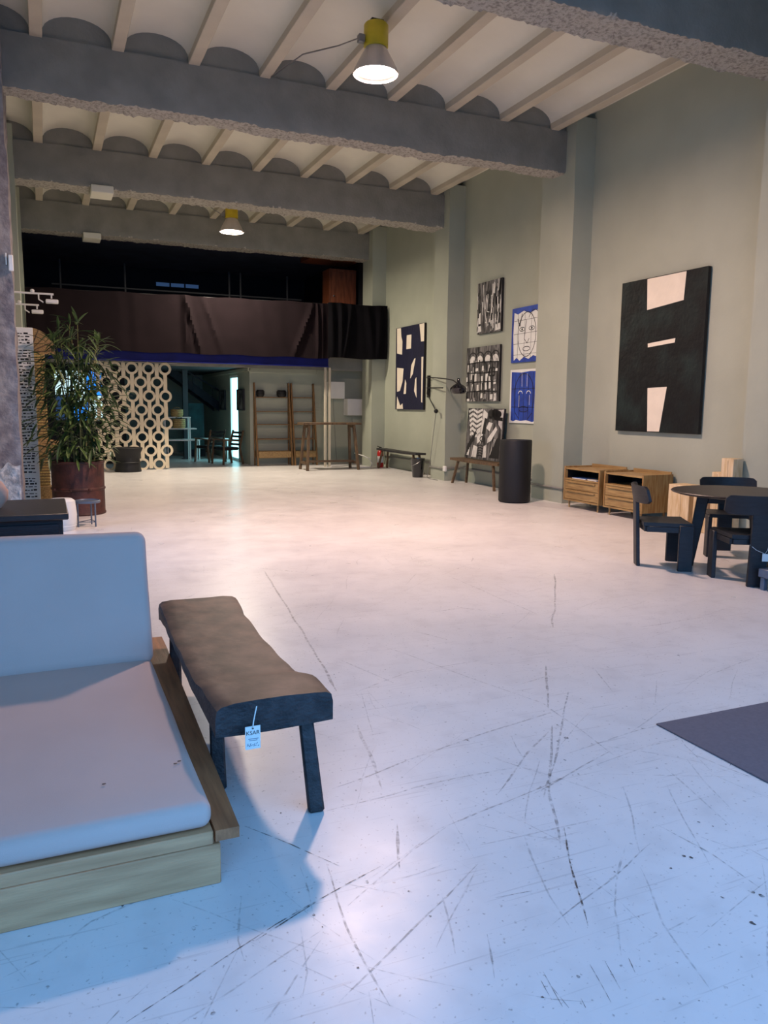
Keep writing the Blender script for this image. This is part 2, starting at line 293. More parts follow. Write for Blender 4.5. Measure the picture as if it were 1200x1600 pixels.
for nm, lo, hi, al in (('faint_scuff', 0, .42, .24), ('scuff', .42, .68, .36), ('dark_scratch', .68, 1.1, .85)):
    mb = MB()
    for P, w, a in SCR:
        if lo <= a < hi: strip(mb, P, w*(1.1 if nm != 'dark_scratch' else 1.0), .0006 + lo*.0004)
    for k in range({'faint_scuff': 170, 'scuff': 40, 'dark_scratch': 4}[nm]):
        y = 1.3+random.random()**1.4*9; x = -.2+random.random()*(1.5+y*.75); an = random.choice((.5, .9, 1.3, 2.0, 2.5))+random.gauss(0, .25); ln = random.uniform(.1, .65)
        strip(mb, [(x, y), (x+cos(an)*ln*.5+random.gauss(0, .015), y+sin(an)*ln*.5), (x+cos(an)*ln, y+sin(an)*ln)], random.uniform(.002, .006), .0006+lo*.0004)
    if nm == 'dark_scratch':
        for x, y, r in SPK: blob(mb, x, y, r*.8, .001)
        for k in range(150):
            y = 1.3+random.random()**1.3*6; blob(mb, -.2+random.random()*(1.2+y*.75), y, random.uniform(.002, .007), .001)
    o = mb.build(nm+'_marks', scuff_mat(nm, al), floor, smooth=False); o['kind'] = 'stuff'

# walls -------------------------------------------------------------
def wallobj(name, boxes, m, label=None, bev=0):
    mb = MB()
    for b in boxes: mb.box(*b)
    return struct(mb.build(name, m, smooth=False), label)
wr = wallobj('wall_right', [(XW, XW+.25, .4, 26, 0, ZC)], K['wall'], 'greige painted plaster wall on the right side')
wl = wallobj('wall_left', [(XLW-.25, XLW, 10.25, 26, 0, ZC)], K['wall'], 'greige painted wall behind the left pilasters')
def rough_box(mb, x0, x1, y0, y1, z0, z1, amp, n=(2,2,24), sc=3.0):
    """box with gently uneven plaster faces"""
    t = bmesh.new(); bmesh.ops.create_cube(t, size=1)
    for ax, k in enumerate(n):
        es = [e for e in t.edges if abs((e.verts[0].co-e.verts[1].co)[ax]) > .5/ (1)]
        es = [e for e in t.edges if abs((e.verts[0].co-e.verts[1].co)[ax]) > 1e-4 and all(abs((e.verts[0].co-e.verts[1].co)[j]) < 1e-4 for j in range(3) if j != ax)]
        if k > 1: bmesh.ops.subdivide_edges(t, edges=es, cuts=k-1, use_grid_fill=True)
    for v in t.verts:
        p = Vector(((x0+x1)/2+v.co.x*(x1-x0), (y0+y1)/2+v.co.y*(y1-y0), (z0+z1)/2+v.co.z*(z1-z0)))
        d = noise.noise_vector(p*sc)*amp + noise.noise_vector(p*sc*4)*amp*.5
        v.co = p + Vector((d.x, d.y, d.z*(0 if abs(v.co.z) > .49 else 1)))
    mb._add(t)
for i, (a, b) in enumerate(PY):
    mb = MB(); rough_box(mb, XR, XW+.05, a, b, 0, ZC-.2, .006, (2,3,30), 1.5); mb.build('pilaster', K['wall'], wr, smooth=True)
for i, (a, b) in enumerate(PY[1:]):
    mb = MB(); rough_box(mb, XLW-.05, XL, a, b, 0, ZC-.2, .018 if i == 0 else .008, (4 if i else 10, 4, 60 if i == 0 else 30), 4 if i == 0 else 1.5)
    mb.build('pilaster', K['stucco'] if i == 0 else K['wall'], wl)
# white rough render patch low on the near left pilaster
mb = MB(); mb.sheet(lambda u, v: (XL-.02-.33*u+noise.noise((u*3, v*9, 1))*.0, 10.195-.02*noise.noise((u*9, v*14, 3))-.012, .05+v*(.72+.10*noise.noise((u*4, 2, 0)))), 16, 20, .05, (0,1,0))
mb.build('render_patch', K['stone'], wl)
wf = wallobj('wall_front', [(XF, XW, .4, .6, 4.8, ZC), (XF, -1.5, .4, .6, 0, 4.8), (5.3, XW, .4, .6, 0, 4.8)], K['wall'], 'shopfront wall around the wide street opening')
ws = wallobj('wall_side', [(XF-.2, XF, .4, 6.7, 0, ZC), (XF-.2, XLW, 6.7, 6.9, 0, ZC), (XLW-.25, XLW, 6.9, 7.2, 0, ZC), (XLW-.25, XLW, 7.2, 9.9, 3.4, ZC), (XLW-.25, XLW, 9.9, 10.25, 0, ZC)], K['wall'], 'side wall of the entrance with a glazed doorway')

# ceiling: joists carry shallow vaults between the cross beams --------
ceil = struct(MB().box(XF-.3, XW+.3, .4, 26.2, ZC, ZC+.15).build('ceiling', K['vault'], smooth=False), 'off white ceiling of shallow vaults between joists and beams')
for (a, b) in BY:
    mb = MB(); n = 300; x0 = XF if a < 10 else XL-.1; x1 = XR+.05
    prof = [(0,.60),(0,.50),(0,.38),(0,.25),(0,.13),(0,.035),(.03,.0),(.15,0),(.3,0),(.5,0),(.7,0),(.85,0),(.97,0),(1,.035),(1,.2),(1,.4),(1,.60)]
    def bf(u, v):
        k = v*(len(prof)-1); k = int(round(k)); s, h = prof[k]; x = x0+(x1-x0)*u; y = a+(b-a)*s; z = ZB+h
        r = 1.0 if h < .05 else .25
        q = Vector((x*7, y*7+a, z*7)); d = noise.noise(q)*.018*r + noise.noise(q*3.3)*.022*r
        lump = max(0, noise.noise((x*1.1, a, 4)))*.035*r
        return (x, y+(noise.noise(q+Vector((9,1,4)))*.016*r if h < .4 else 0), z+(d-lump if h < .06 else 0))
    mb.grid(bf, n, len(prof)-1); bo = mb.build('beam', K['beam'], ceil); bo.data.materials.append(K['under_bounce'])
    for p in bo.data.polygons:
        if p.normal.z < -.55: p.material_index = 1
    MB().box(x0, XW+.02, a+.03, b-.03, ZT-.02, ZC+.02).build('beam_head_wall', K['beam'], ceil, smooth=False)
for yb, xs in ((14.45, .88), (18.40, .93)):
    MB().box(xs, xs+.36, yb-.05, yb+.44, ZB-.09, ZB+.03, .01).build('strap_plate', K['vault'], ceil)
JX = [.1+.9*k for k in range(-3, 9)]
bays = [(.5, 6.30), (6.70, 10.46), (10.75, 14.48), (14.92, 18.43), (18.83, 19.6)]
vault_meshes = {}
for (a, b) in bays:
    jm = MB().box(-.07, .07, a, b, ZT-.015, ZT+.12, .006).mesh('joist', K['joist'], False)
    mb = MB(); n = 14; prof = [(-.40, .36), (-.40, .045)] + [(-.385*cos(pi*k/n), .045+.235*sin(pi*k/n)**.9) for k in range(n+1)] + [(.40, .045), (.40, .36)]
    mb.prism(prof, lambda x, z, t: (x, t, z), a, b); vm = mb.mesh('vault', K['vault'])
    for x in JX:
        if x < -.3 and a > 10: continue
        put('joist', jm, ceil, loc=(x, 0, 0))
    for x in JX + [JX[0]-.9]:
        if x < -.9 and a > 10: continue
        put('vault', vm, ceil, loc=(x+.45, 0, ZT))
# mezzanine ----------------------------------------------------------
wb = wallobj('wall_back', [(XLW, XW, 25.8, 26, 0, ZC)], K['wall'], 'dim greige back wall behind the staircase')
mz = struct(MB().box(XLW, XW, 18.86, 25.8, 2.47, 2.62).box(XLW, XW, 18.9, 25.8, 5.62, 5.68).box(XLW, XLW+.04, 18.9, 25.8, 2.62, 5.62).build('mezzanine_floor', K['soffit'], smooth=False), 'dark mezzanine deck over the back rooms')
MB().box(XLW+.06, XW-.02, 18.95, 24.6, 5.50, 5.61).build('upper_ceiling', K['mezz'], mz, smooth=False)
MB().box(XLW+.05, XLW+.1, 18.9, 24.6, 2.63, 5.49).box(XW-.06, XW-.01, 18.95, 24.6, 2.63, 5.49).box(XLW+.1, XW-.1, 24.6, 24.74, 2.63, 5.6).build('side_lining', K['dark'], mz, smooth=False)
pa = wallobj('wall_partition', [(4.75, XW, 19.45, 19.6, 0, 2.47), (4.75, 4.9, 19.6, 20.75, 0, 2.47), (4.75, 4.9, 21.75, 25.8, 0, 2.47), (4.75,4.9,20.75,21.75,2.3,2.47)], K['wall'], 'greige partition wall under the mezzanine')
MB().box(4.72, 6.5, 19.40, 19.455, 2.32, 2.44, .01).box(4.70, 4.755, 19.4, 25, 2.36, 2.44).build('ledge', K['wall'], pa)
MB().box(-.6, 1.9, 20.9, 21.0, 0, 2.47).build('wall_rear_panel', K['dark'], smooth=False)['kind'] = 'structure'
MB().box(XLW, XW, 18.82, 18.86, 2.40, 2.95).build('fascia', K['beam'], mz, smooth=False)
# glazed door in the side of the partition, daylight behind it
d1 = struct(MB().box(4.76, 4.86, 20.75, 20.81, 0, 2.3).box(4.76, 4.86, 21.69, 21.75, 0, 2.3).box(4.76, 4.86, 20.81, 21.69, 2.24, 2.3).box(4.76,4.86,20.81,21.69,0,.08).build('door_1', K['white'], smooth=False), 'white framed glass door glowing cyan in the back room')
MB().box(4.80, 4.82, 20.81, 21.69, .08, 2.24).build('pane', K['tealpane'], d1, smooth=False)
# artwork behind the bamboo, its panels given an added glow
w1 = struct(MB().box(.20, 1.42, 20.82, 20.88, 2.30, 2.38).box(.20, 1.42, 20.82, 20.88, 1.02, 1.10).box(.20, .27, 20.82, 20.88, 1.10, 2.30).box(1.35, 1.42, 20.82, 20.88, 1.10, 2.30).box(.62,.68,20.82,20.88,1.10,2.30).build('glowing_art', K['black'], smooth=False), 'pale and blue artwork panels with added glow behind the bamboo')
for (x0, x1, z0, z1, k) in ((.27,.62,1.72,2.30,'artpale'), (.27,.62,1.10,1.70,'dimglow'), (.68,.98,1.55,2.30,'artpale'), (1.0,1.35,1.72,2.30,'artblue'), (.68,1.02,1.10,1.53,'artblue'), (1.04,1.35,1.10,1.70,'artpale')):
    MB().box(x0, x1, 20.845, 20.86, z0, z1).build('pane', K[k], w1, smooth=False)
w2 = struct(MB().box(3.2, 4.5, 24.5, 24.58, 5.10, 5.14).box(3.2, 4.5, 24.5, 24.58, 4.96, 4.99).build('window_2', K['black'], smooth=False), 'dim bluish clerestory window at the mezzanine back')
for k in range(3): MB().box(3.22+k*.43, 3.6+k*.43, 24.53, 24.55, 4.99, 5.10).build('pane', K['dimglow'], w2, smooth=False)

# ================================================================== LAMPS
def bay_lamp(label, x, y, z, watts, col, cable_to):
    t = thing('high_bay_lamp', label, 'lamp', (x, y, z), 0, 'high bay lamps under the vaults')
    MB().lathe([(.115,.27),(.135,.285),(.135,.50),(.12,.52),(.05,.525)], n=20).build('ballast_housing', K['yellow'], t, 'yellow housing')
    MB().box(-.03,.03,-.02,.02,.52,ZT-z-.012).box(-.07,.07,-.05,.05,ZT-z-.03,ZT-z-.012).build('hanger', K['black'], t)
    MB().box(-.21,-.14,-.035,.035,.30,.38,.005).build('connector_box', K['chrome'], t)
    mb = MB(); prof = [(.255,0),(.245,.03),(.20,.12),(.15,.21),(.115,.275),(.105,.272),(.14,.205),(.19,.115),(.235,.028),(.245,0),(.255,0)]
    mb.lathe(prof, n=32, cap=False).build('reflector', K['reflector'], t)
    MB().lathe([(.0,.042),(.12,.04),(.215,.036)], n=28, cap=False).build('glowing_lens', K['lens'], t)
    MB().tube(cable_to, .009, 6).build('cable', K['chrome'], t)
    l = bpy.data.lights.new('high_bay_light', 'AREA'); l.shape = 'DISK'; l.size = .42; l.energy = watts; l.color = col
    o = bpy.data.objects.new('high_bay_light', l); COL.objects.link(o); o.parent = t; o.location = (0, 0, .02)
bay_lamp('bright lamp with yellow top hanging in the nearest visible ceiling bay', 3.52, 8.45, 5.13, LAMP1_W, LAMP1_C, [(-.2,0,.34),(-.32,.3,.36),(-.52,1.0,.5),(-.66,1.9,.55)])
bay_lamp('small distant lamp with yellow top near the dark curtain', 3.80, 16.95, 5.12, LAMP2_W, LAMP2_C, [(-.2,0,.34),(-.3,.2,.45),(-.35,.4,.55)])

# ================================================================== SOFA (low platform daybed)
sofa = thing('platform_sofa', 'low wooden platform sofa with grey cushions at lower left', 'sofa', (0, 3.2, 0))
fy = -.904
MB().box(-2.0,.45, fy, fy+.032, 0, .135, .004).build('front_board', K['sofaoak'], sofa, 'pale oak front board')
MB().box(.415,.45, fy+.034, 1.0, 0, .135, .003).build('side_board', K['sofaoak'], sofa)
MB().box(-2.0,.45, .97, 1.002, 0, .135, .003).build('back_board', K['sofaoak'], sofa)
MB().box(-2.0,.428, fy-.004, 1.0, .138, .182, .004).build('seat_deck', K['sofaoak'], sofa)
def armf(u, v):      # flat plank along the side, a little proud of the cushion
    y = fy-.014+u*2.07; z = .152+.03*u
    xo = .507+.040*min(1, u*1.1); xi = .432
    return (xi+(xo-xi)*v, y, z)
MB().sheet(armf, 36, 2, .036, (0,0,1)).build('arm_plank', K['armwood'], sofa, 'oiled brown arm plank')
MB().bar((.485,1.02,.0),(.485,1.08,.185),.05,.05,(1,0,0),.004).build('arm_post', K['armwood'], sofa)
def pillow(mb, x0, x1, y0, y1, z0, z1, r, puff=.02, M=None):
    t = bmesh.new(); bmesh.ops.create_cube(t, size=1)
    for v in t.verts: v.co = ((x0+x1)/2+v.co.x*(x1-x0), (y0+y1)/2+v.co.y*(y1-y0), (z0+z1)/2+v.co.z*(z1-z0))
    bmesh.ops.bevel(t, geom=list(t.edges), offset=r, segments=5, profile=.5, affect='EDGES')
    bmesh.ops.subdivide_edges(t, edges=[e for e in t.edges if e.calc_length() > .25], cuts=9, use_grid_fill=True)
    cx, cy, cz = (x0+x1)/2, (y0+y1)/2, (z0+z1)/2
    for v in t.verts:
        a = (v.co.x-cx)/(x1-x0)*2; b = (v.co.y-cy)/(y1-y0)*2; c = (v.co.z-cz)/(z1-z0)*2
        s = (1-min(1, abs(a))**3)*(1-min(1, abs(b))**3); v.co.z += puff*s*c
        s2 = (1-min(1, abs(a))**3)*(1-min(1, abs(c))**3); v.co.y += puff*.5*s2*b
        v.co += noise.noise_vector(v.co*2.2)*.006
    mb._add(t, M)
mb = MB(); pillow(mb, -1.95, .430, fy+.005, .66, .184, .272, .036, .008); mb.build('seat_cushion', K['cushion'], sofa, 'long grey seat cushion')
M = Matrix.Translation((0,.575,.262)) @ Matrix.Rotation(radians(-19), 4, 'X')
mb = MB(); pillow(mb, -1.95, .438, 0, .16, .0, .655, .05, .012, M); mb.build('back_cushion', K['cushion'], sofa, 'tall leaning grey back cushion')
MB().bar((-1.6,.80,.15),(-1.6,.97,.55),.05,.05).bar((-.1,.80,.15),(-.1,.97,.55),.05,.05).bar((-1.9,.965,.53),(.38,.965,.53),.035,.10).build('back_rail', K['armwood'], sofa)
for i, (x, y) in enumerate(((.125,-.66),(.36,-.60),(.375,-.585))):
    MB().ball((x, y, .281), .006, (1.2,.7,.25), 8).build('stain', K['benchtop'], sofa)

# ================================================================== OLD BENCH beside the sofa
bench = thing('wooden_bench', 'old brown wooden bench with price tag beside the sofa', 'bench', (.72, 3.42, 0))
ul = []
def bench_slab(u, v):
    pass
def slab(mb):
    bm = mb.bm; n = 44; rows = []
    for i in range(n+1):
        u = i/n; y = -.815+1.64*u
        Y = y+3.42
        def ip(T):
            for (y0, x0), (y1, x1) in zip(T, T[1:]):
                if Y <= y1: t = max(0, (Y-y0)/(y1-y0)); t = t*t*(3-2*t); return x0+(x1-x0)*t-.72
            return T[-1][1]-.72
        xl = ip([(2.6,.499),(2.84,.489),(3.2,.491),(3.65,.498),(4.2,.522)])+.006*noise.noise((u*5, 0, 1))
        xr = ip([(2.6,.936),(2.80,.938),(2.97,.893),(3.36,.888),(3.86,.911),(4.25,.944)])+.006*noise.noise((u*5, 4, 2))
        hump = .016*(1 if Y < 2.84 else max(0, 1-(Y-2.84)/.10))
        zt = .446+.008*noise.noise((u*4, 7, 0))-.010*sin(pi*u)+hump; zb = .345+.055*sin(pi*u)**.6
        if i in (0, n): e = .012
        else: e = 0
        ring = []
        prof = [(0,0),(0,.35),(0,.62),(.012,.84),(.05,.95),(.16,1.0),(.35,1.02),(.6,1.02),(.82,1.0),(.94,.95),(.985,.86),(1,.62),(1,.3),(1,0),(.75,-.02),(.5,-.03),(.25,-.02)]
        for a, b in prof:
            x = xl+(xr-xl)*a; z = zb+(zt-zb)*b
            q = Vector((x*6, y*6, z*6)); d = noise.noise_vector(q)*.006
            ring.append(bm.verts.new((x+d.x, y+(0 if i not in (0, n) else noise.noise(q*1.5)*.012), z+d.z)))
        rows.append(ring)
    m = len(prof)
    for a, b in zip(rows, rows[1:]):
        for k in range(m): bm.faces.new((a[k], a[(k+1) % m], b[(k+1) % m], b[k]))
    bm.faces.new(rows[0][::-1]); bm.faces.new(rows[-1])
mb = MB(); slab(mb); sl = mb.build('seat_slab', K['benchtop'], bench, 'worn brown seat slab')
sl.data.materials.append(K['benchside'])
for p in sl.data.polygons:
    if abs(p.normal.z) < .45 or p.normal.z < 0: p.material_index = 1
for (xt, yt, xb, yb) in ((.125,-.74,.150,-.81), (-.15,-.46,-.150,-.50), (.13,.62,.165,.70), (-.145,.62,-.135,.70)):
    MB().bar((xb, yb, 0), (xt, yt, .40), .060, .060, (.2,1,0), .008, .052, .056).build('leg', K['benchside'], bench)
tg = MB().box(-.123,-.069,-.848,-.8455,.300,.384).build('price_tag', K['paper'], bench, 'white paper price tag')
MB().tube([(-.096,-.849,.377),(-.094,-.850,.40),(-.086,-.845,.43),(-.078,-.835,.45)], .0022, 5).build('string', K['paper'], tg)
MB().cyl((-.096,-.8485,.377),(-.096,-.8505,.377), .0035, n=8).build('eyelet', K['black'], tg)
def text_mesh(s, size):
    c = bpy.data.curves.new('t', 'FONT'); c.body = s; c.size = size; c.align_x = 'CENTER'; c.extrude = .0002
    o = bpy.data.objects.new('t', c); COL.objects.link(o); bpy.context.view_layer.update()
    me = bpy.data.meshes.new_from_object(o.evaluated_get(bpy.context.evaluated_depsgraph_get())); bpy.data.objects.remove(o); return me
tm = text_mesh('KSAR', .0205); tm.materials.clear(); tm.materials.append(K['inkblack']); tm.name = 'tag_lettering'
put('lettering', tm, tg, loc=(-.096,-.8485,.353), rot=(pi/2, 0, 0))
mb = MB()
for zz, x0, x1 in ((.337,-.112,-.076),(.331,-.109,-.080)): mb.box(x0, x1, -.8488, -.848, zz, zz+.0018)
for k in range(9): mb.bar((-.117+k*.0048, -.8486, .313+.004*sin(k*2.1)), (-.113+k*.0048, -.8486, .317+.006*sin(k*3.7+1)), .0014, .0012)
mb.build('handwriting', K['steelblue'], tg)

# ================================================================== MAT on the floor
rug = tag(MB().box(2.63, 4.6, .75, 2.748, .0005, .008, .002).build('floor_mat', K['rug']), 'dark grey floor mat lying at the right edge', 'mat')

# ================================================================== ROUND TABLE AND CHAIRS
tb = thing('round_table', 'round black dining table between black chairs', 'table', (5.97, 5.36, 0))
MB().lathe([(.0,.715),(.55,.715),(.592,.728),(.60,.737),(.592,.745),(0,.745)], n=56, cap=False).build('tabletop', K['blackwood_top'], tb)
for k in range(3):
    a = radians(133+120*k); MB().bar((.40*cos(a), .40*sin(a), 0), (.30*cos(a), .30*sin(a), .716), .055, .085, (cos(a), sin(a), 0), .008, .075, .11).build('leg', K['blackwood'], tb)
MB().bar((-.21,.22,.66),(.21,-.22,.66),.05,.08).bar((-.22,-.21,.66),(.22,.21,.66),.05,.08).build('under_frame', K['blackwood'], tb)

def make_chair(label):
    t = thing('dining_chair', label, 'chair', (0,0,0), 0, 'black chairs around the round table')
    # seat: slightly dished board, wider at the front
    def sf(u, v):
        w = .215+.045*v; x = (u-.5)*2*w; y = -.20+v*.44
        return (x, y, .445-.012*(1-(2*u-1)**2)*sin(pi*v)+.004*(2*u-1)**2)
    MB().sheet(sf, 12, 10, -.035, (0,0,1)).build('seat', K['blackwood'], t)
    MB().box(-.20,.20,-.19,-.15,.36,.41,.004).bar((-.21,-.17,.385),(-.24,.20,.385),.03,.05).bar((.21,-.17,.385),(.24,.20,.385),.03,.05).build('seat_rail', K['blackwood'], t)
    for s in (-1, 1):
        MB().box(s*.255-.02, s*.255+.02, .115, .245, 0, .432, .006).build('leg', K['blackwood'], t)
    MB().bar((0,-.205,0),(0,-.245,.70),.15,.036,(0,1,0),.006).build('back_leg', K['blackwood'], t, 'wide slab back leg')
    def bf(u, v):
        a = (u-.5)*2; x = a*.285; y = -.262+.085*a*a; z = .625+.165*v
        e = max(0, abs(a)-.86)/.14; z = .7075+(z-.7075)*(1-.35*e*e)
        return (x, y-.03*v, z)
    MB().sheet(bf, 20, 6, .026, (0,1,0)).build('backrest', K['blackwood'], t)
    return t
def face(t, x, y, dx, dy):
    t.location = (x, y, 0); t.rotation_euler = (0, 0, math.atan2(-dx, dy))
c1 = make_chair('black chair seen from the side, nearest the oak cabinets'); face(c1, 5.42, 5.756, .855, -.518)
c2 = copy_tree(c1); c2['label'] = 'black chair with its back to us and a white tag'; face(c2, 5.54+.1, 4.73+.175, .5, .866)
c3 = copy_tree(c1); c3['label'] = 'black chair behind the round table, facing us'; face(c3, 6.56, 5.97, -.55, -.835)
tg = MB().box(.02,.075,-.262,-.260,.235,.30).build('price_tag', K['paper'], c2, 'small white price tag')
MB().tube([(-.078,-.235,.37),(-.03,-.258,.33),(.04,-.262,.30),(.06,-.258,.33),(.078,-.235,.385)], .0018, 5).build('string', K['paper'], tg)
ls = thing('low_stool', 'low blue-grey stool cut off by the right edge', 'stool', (5.72, 4.55, 0))
MB().box(-.25,.15,-.10,.10,.11,.185,.006).build('stool_top', K['steelblue'], ls)
for x in (-.21,.11):
    for y in (-.07,.07): MB().box(x-.02,x+.02,y-.02,y+.02,0,.108,.003).build('leg', K['steelblue'], ls)

# ================================================================== OAK CABINETS
def make_cabinet(label, y0, y1):
    w = y1-y0; t = thing('oak_cabinet', label, 'cabinet', (7.31, y0, 0), 0, 'oak cabinets by the right wall')
    D = .52
    for y in (0, w-.025): MB().box(0, D, y, y+.025, .11, .63, .003).build('side_panel', K['oak_v'], t)
    MB().box(.0, D, .026, w-.026, .11, .135).build('bottom_panel', K['oak'], t)
    MB().box(.012, D, .026, w-.026, .585, .608).build('top_panel', K['oak'], t)
    MB().box(D-.02, D, .026, w-.026, .136, .66, .003).build('back_panel', K['oak'], t)
    MB().box(.0, D-.03, .026, w-.026, .43, .45).build('shelf', K['oak'], t)
    MB().box(D-.03, D-.022, .03, w-.03, .452, .583).box(.05, D-.03, .0265, .03, .452, .583).box(.05, D-.03, w-.03, w-.0265, .452, .583).build('dark_lining', K['black'], t)
    for z0, z1 in ((.29,.425),(.14,.283)):
        d = MB().box(.004, .40, .03, w-.03, z0, z1, .003).build('drawer', K['oak'], t)
        MB().box(-.018, .003, .09, w-.09, z1-.032, z1-.014, .004).build('handle', K['oak'], d)
    for x in (.06, D-.06):
        for y in (.08, w-.08): MB().cyl((x, y, 0), (x, y, .11), .011, .018, 10).build('leg', K['oak'], t)
    return t
make_cabinet('far oak cabinet with magazines in its open slot', 9.03, 9.87)
make_cabinet('near oak cabinet with an empty open slot', 8.13, 8.93)
for i, (dy, w, d, z, k, a, lab) in enumerate(((.30,.30,.22,.4515,'book',.05,'blue magazine lying on the left in the far cabinet slot'), (.62,.24,.2,.4515,'bookw',-.1,'pale magazine lying on the right in the far cabinet slot'))):
    b = thing('magazine', lab, 'magazine', (7.45, 9.85-dy, z), a)
    MB().box(-.11,.11,-w/2,w/2,.0,.014,.002).build('pages', K['paper'], b); MB().box(-.112,.112,-w/2-.002,w/2+.002,.0145,.017).build('cover', K[k], b)
# pale wooden blocks beside the pillar
for (x0, x1, y0, y1, h, lab) in ((7.40,7.68,7.40,7.76,.55,'widest pale wood block beside the near oak cabinet'), (7.37,7.60,7.08,7.30,.58,'pale wood block half hidden by the chair backrest'), (7.35,7.51,6.70,6.88,.94,'tallest pale wood block against the pillar'), (7.40,7.56,6.91,7.06,.76,'middle-height pale wood block left of the tallest')):
    t = thing('wood_block', lab, 'wood block', ((x0+x1)/2, (y0+y1)/2, 0), .0, 'pale wood blocks by the pillar'); sx, sy = (x1-x0)/2, (y1-y0)/2
    MB().box(-sx, sx, -sy, sy, .0, h, .006).build('block', K['pale'], t)
    MB().tube([(-sx-.0005, -sy*.2, h*.1), (-sx-.001, -sy*.26, h*.5), (-sx-.0005, -sy*.12, h*.97)], .0016, 4).build('drying_crack', K['brownwood'], t)

# ================================================================== BLACK PLINTH
pl = thing('black_plinth', 'tall black round plinth in front of the pillar', 'plinth', (6.92, 10.64, 0))
MB().lathe([(.235,.012),(.252,.016),(.256,.03),(.256,.985),(.25,1.0),(.20,1.003)], n=40).build('drum', K['black'], pl)
MB().lathe([(.232,0),(.232,.014)], n=40).build('base_ring', K['black'], pl)

# ================================================================== PAINTINGS
def flat(mb, polys, x, th=.0012):
    for P in polys: mb.prism(P, lambda a, b, t: (t, a, b), x, x-th)
def line(pts, w):
    out = []
    for (a, b) in zip(pts, pts[1:]):
        dx, dy = b[0]-a[0], b[1]-a[1]; L = math.hypot(dx, dy) or 1; nx, ny = -dy/L*w/2, dx/L*w/2
        out.append([(a[0]+nx, a[1]+ny), (b[0]+nx, b[1]+ny), (b[0]-nx, b[1]-ny), (a[0]-nx, a[1]-ny)])
    return out
def arc(cx, cy, rx, ry, a0, a1, n=14): return [(cx+rx*cos(a0+(a1-a0)*k/n), cy+ry*sin(a0+(a1-a0)*k/n)) for k in range(n+1)]
def canvas(name, label, x, ynear, yfar, z0, z1, th, face_m, layers, edge=None, lean=0.0):
    """stretched canvas facing -X; layer polygons are in u (0 left..1 right) and v (0 bottom..1 top)"""
    t = thing(name, label, 'painting', (x, (ynear+yfar)/2, z0)); w = yfar-ynear; h = z1-z0
    t.rotation_euler = (0, lean, 0)
    MB().box(-th, 0, -w/2, w/2, 0, h, .002).build('stretcher', K[edge or 'edge'], t)
    MB().box(-th-.002, -th, -w/2+.001, w/2-.001, .001, h-.001).build('canvas_face', K[face_m], t)
    xx = -th-.002
    for nm, km, polys in layers:
        mb = MB(); c = lambda v: min(.995, max(.005, v))
        if nm == 'cream_shape':
            for P in polys: m2 = MB(); flat(m2, [[(w/2-c(u)*w, c(v)*h) for u, v in P]], xx); m2.build(nm, K[km], t, smooth=False)
            mb.bm.free(); continue
        flat(mb, [[(w/2-c(u)*w, c(v)*h) for u, v in P] for P in polys], xx); o = mb.build(nm, K[km], t, smooth=False); o['kind'] = 'stuff'; xx -= .0012
    return t
def uvw(polys, ynear, yfar, z0, z1): return [[((yfar-y)/(yfar-ynear), (z-z0)/(z1-z0)) for y, z in P] for P in polys]
canvas('abstract_painting', 'large black abstract painting with three cream shapes', XW-.012, 7.74, 9.36, 1.185, 3.32, .05, 'canvasblack', [('cream_shape', 'canvaswhite', uvw(BIG, 7.74, 9.36, 1.185, 3.32))])
canvas('abstract_painting', 'navy and cream abstract painting above the far bench', XW-.004, 15.87, 17.40, 1.445, 3.365, .05, 'canvasnavy', [('cream_shape', 'canvaswhite', uvw(NAVY, 15.87, 17.40, 1.445, 3.365))])
rnd = random.Random(3)
# topmost charcoal face
Wt = []; Bl = []
for k in range(34):
    u = rnd.random(); v = rnd.random()*.8; l = .1+rnd.random()*.25; Wt += line([(u, v), (u+rnd.gauss(0, .03), v+l)], .012+.025*rnd.random())
for k in range(30):
    u = rnd.random(); v = rnd.random()*.8; l = .1+rnd.random()*.3; Bl += line([(u, v), (u+rnd.gauss(0, .04), v+l)], .015+.05*rnd.random())
Fc = line([(.25,.95),(.30,.55),(.38,.28),(.47,.14),(.56,.28),(.62,.5),(.70,.95)], .022)+line([(.36,.22),(.47,.17),(.58,.24)], .02)+line([(.45,.75),(.42,.42),(.52,.40)], .018)
canvas('charcoal_painting', 'black and white face painting, topmost of three', XW-.004, 12.69, 13.57, 2.92, 3.885, .045, 'inkgrey', [('dark_stroke','inkblack',Bl), ('light_stroke','inkwhite',Wt+[[(.0,.03),(.2,.05),(.18,.16),(.02,.15)],[(.75,.02),(.99,.04),(.97,.16),(.78,.14)],[(.08,.2),(.16,.2),(.15,.42),(.09,.4)]]), ('face_line','inkwhite',Fc)])
# city of arches
Wt = []; Bl = []
for r in range(4):
    for c in range(7):
        u = .03+c*.138+rnd.gauss(0,.03); v = .02+r*.17+rnd.gauss(0,.025); w = .03+.07*rnd.random(); h = .05+.12*rnd.random(); Wt.append([(u, v), (u+w, v+.01), (u+w*.95, v+h), (u+.005, v+h*.95)])
for c in range(8): u = .02+c*.138+rnd.gauss(0,.01); Bl += line([(u, .02), (u+rnd.gauss(0,.04), .4), (u+rnd.gauss(0,.05), .76)], .014+.02*rnd.random())
for v in (.18,.36,.53,.70): Bl += line([(.02, v), (.5, v+rnd.gauss(0,.015)), (.98, v)], .02)
for cx in (.2,.42,.66,.88): Bl += line(arc(cx, .70, .15, .2, 0, pi), .024); Wt += [arc(cx, .71, .10, .13, 0, pi)]
Fc = line([(.72,.46),(.87,.46),(.87,.60),(.72,.60),(.72,.46)], .03)
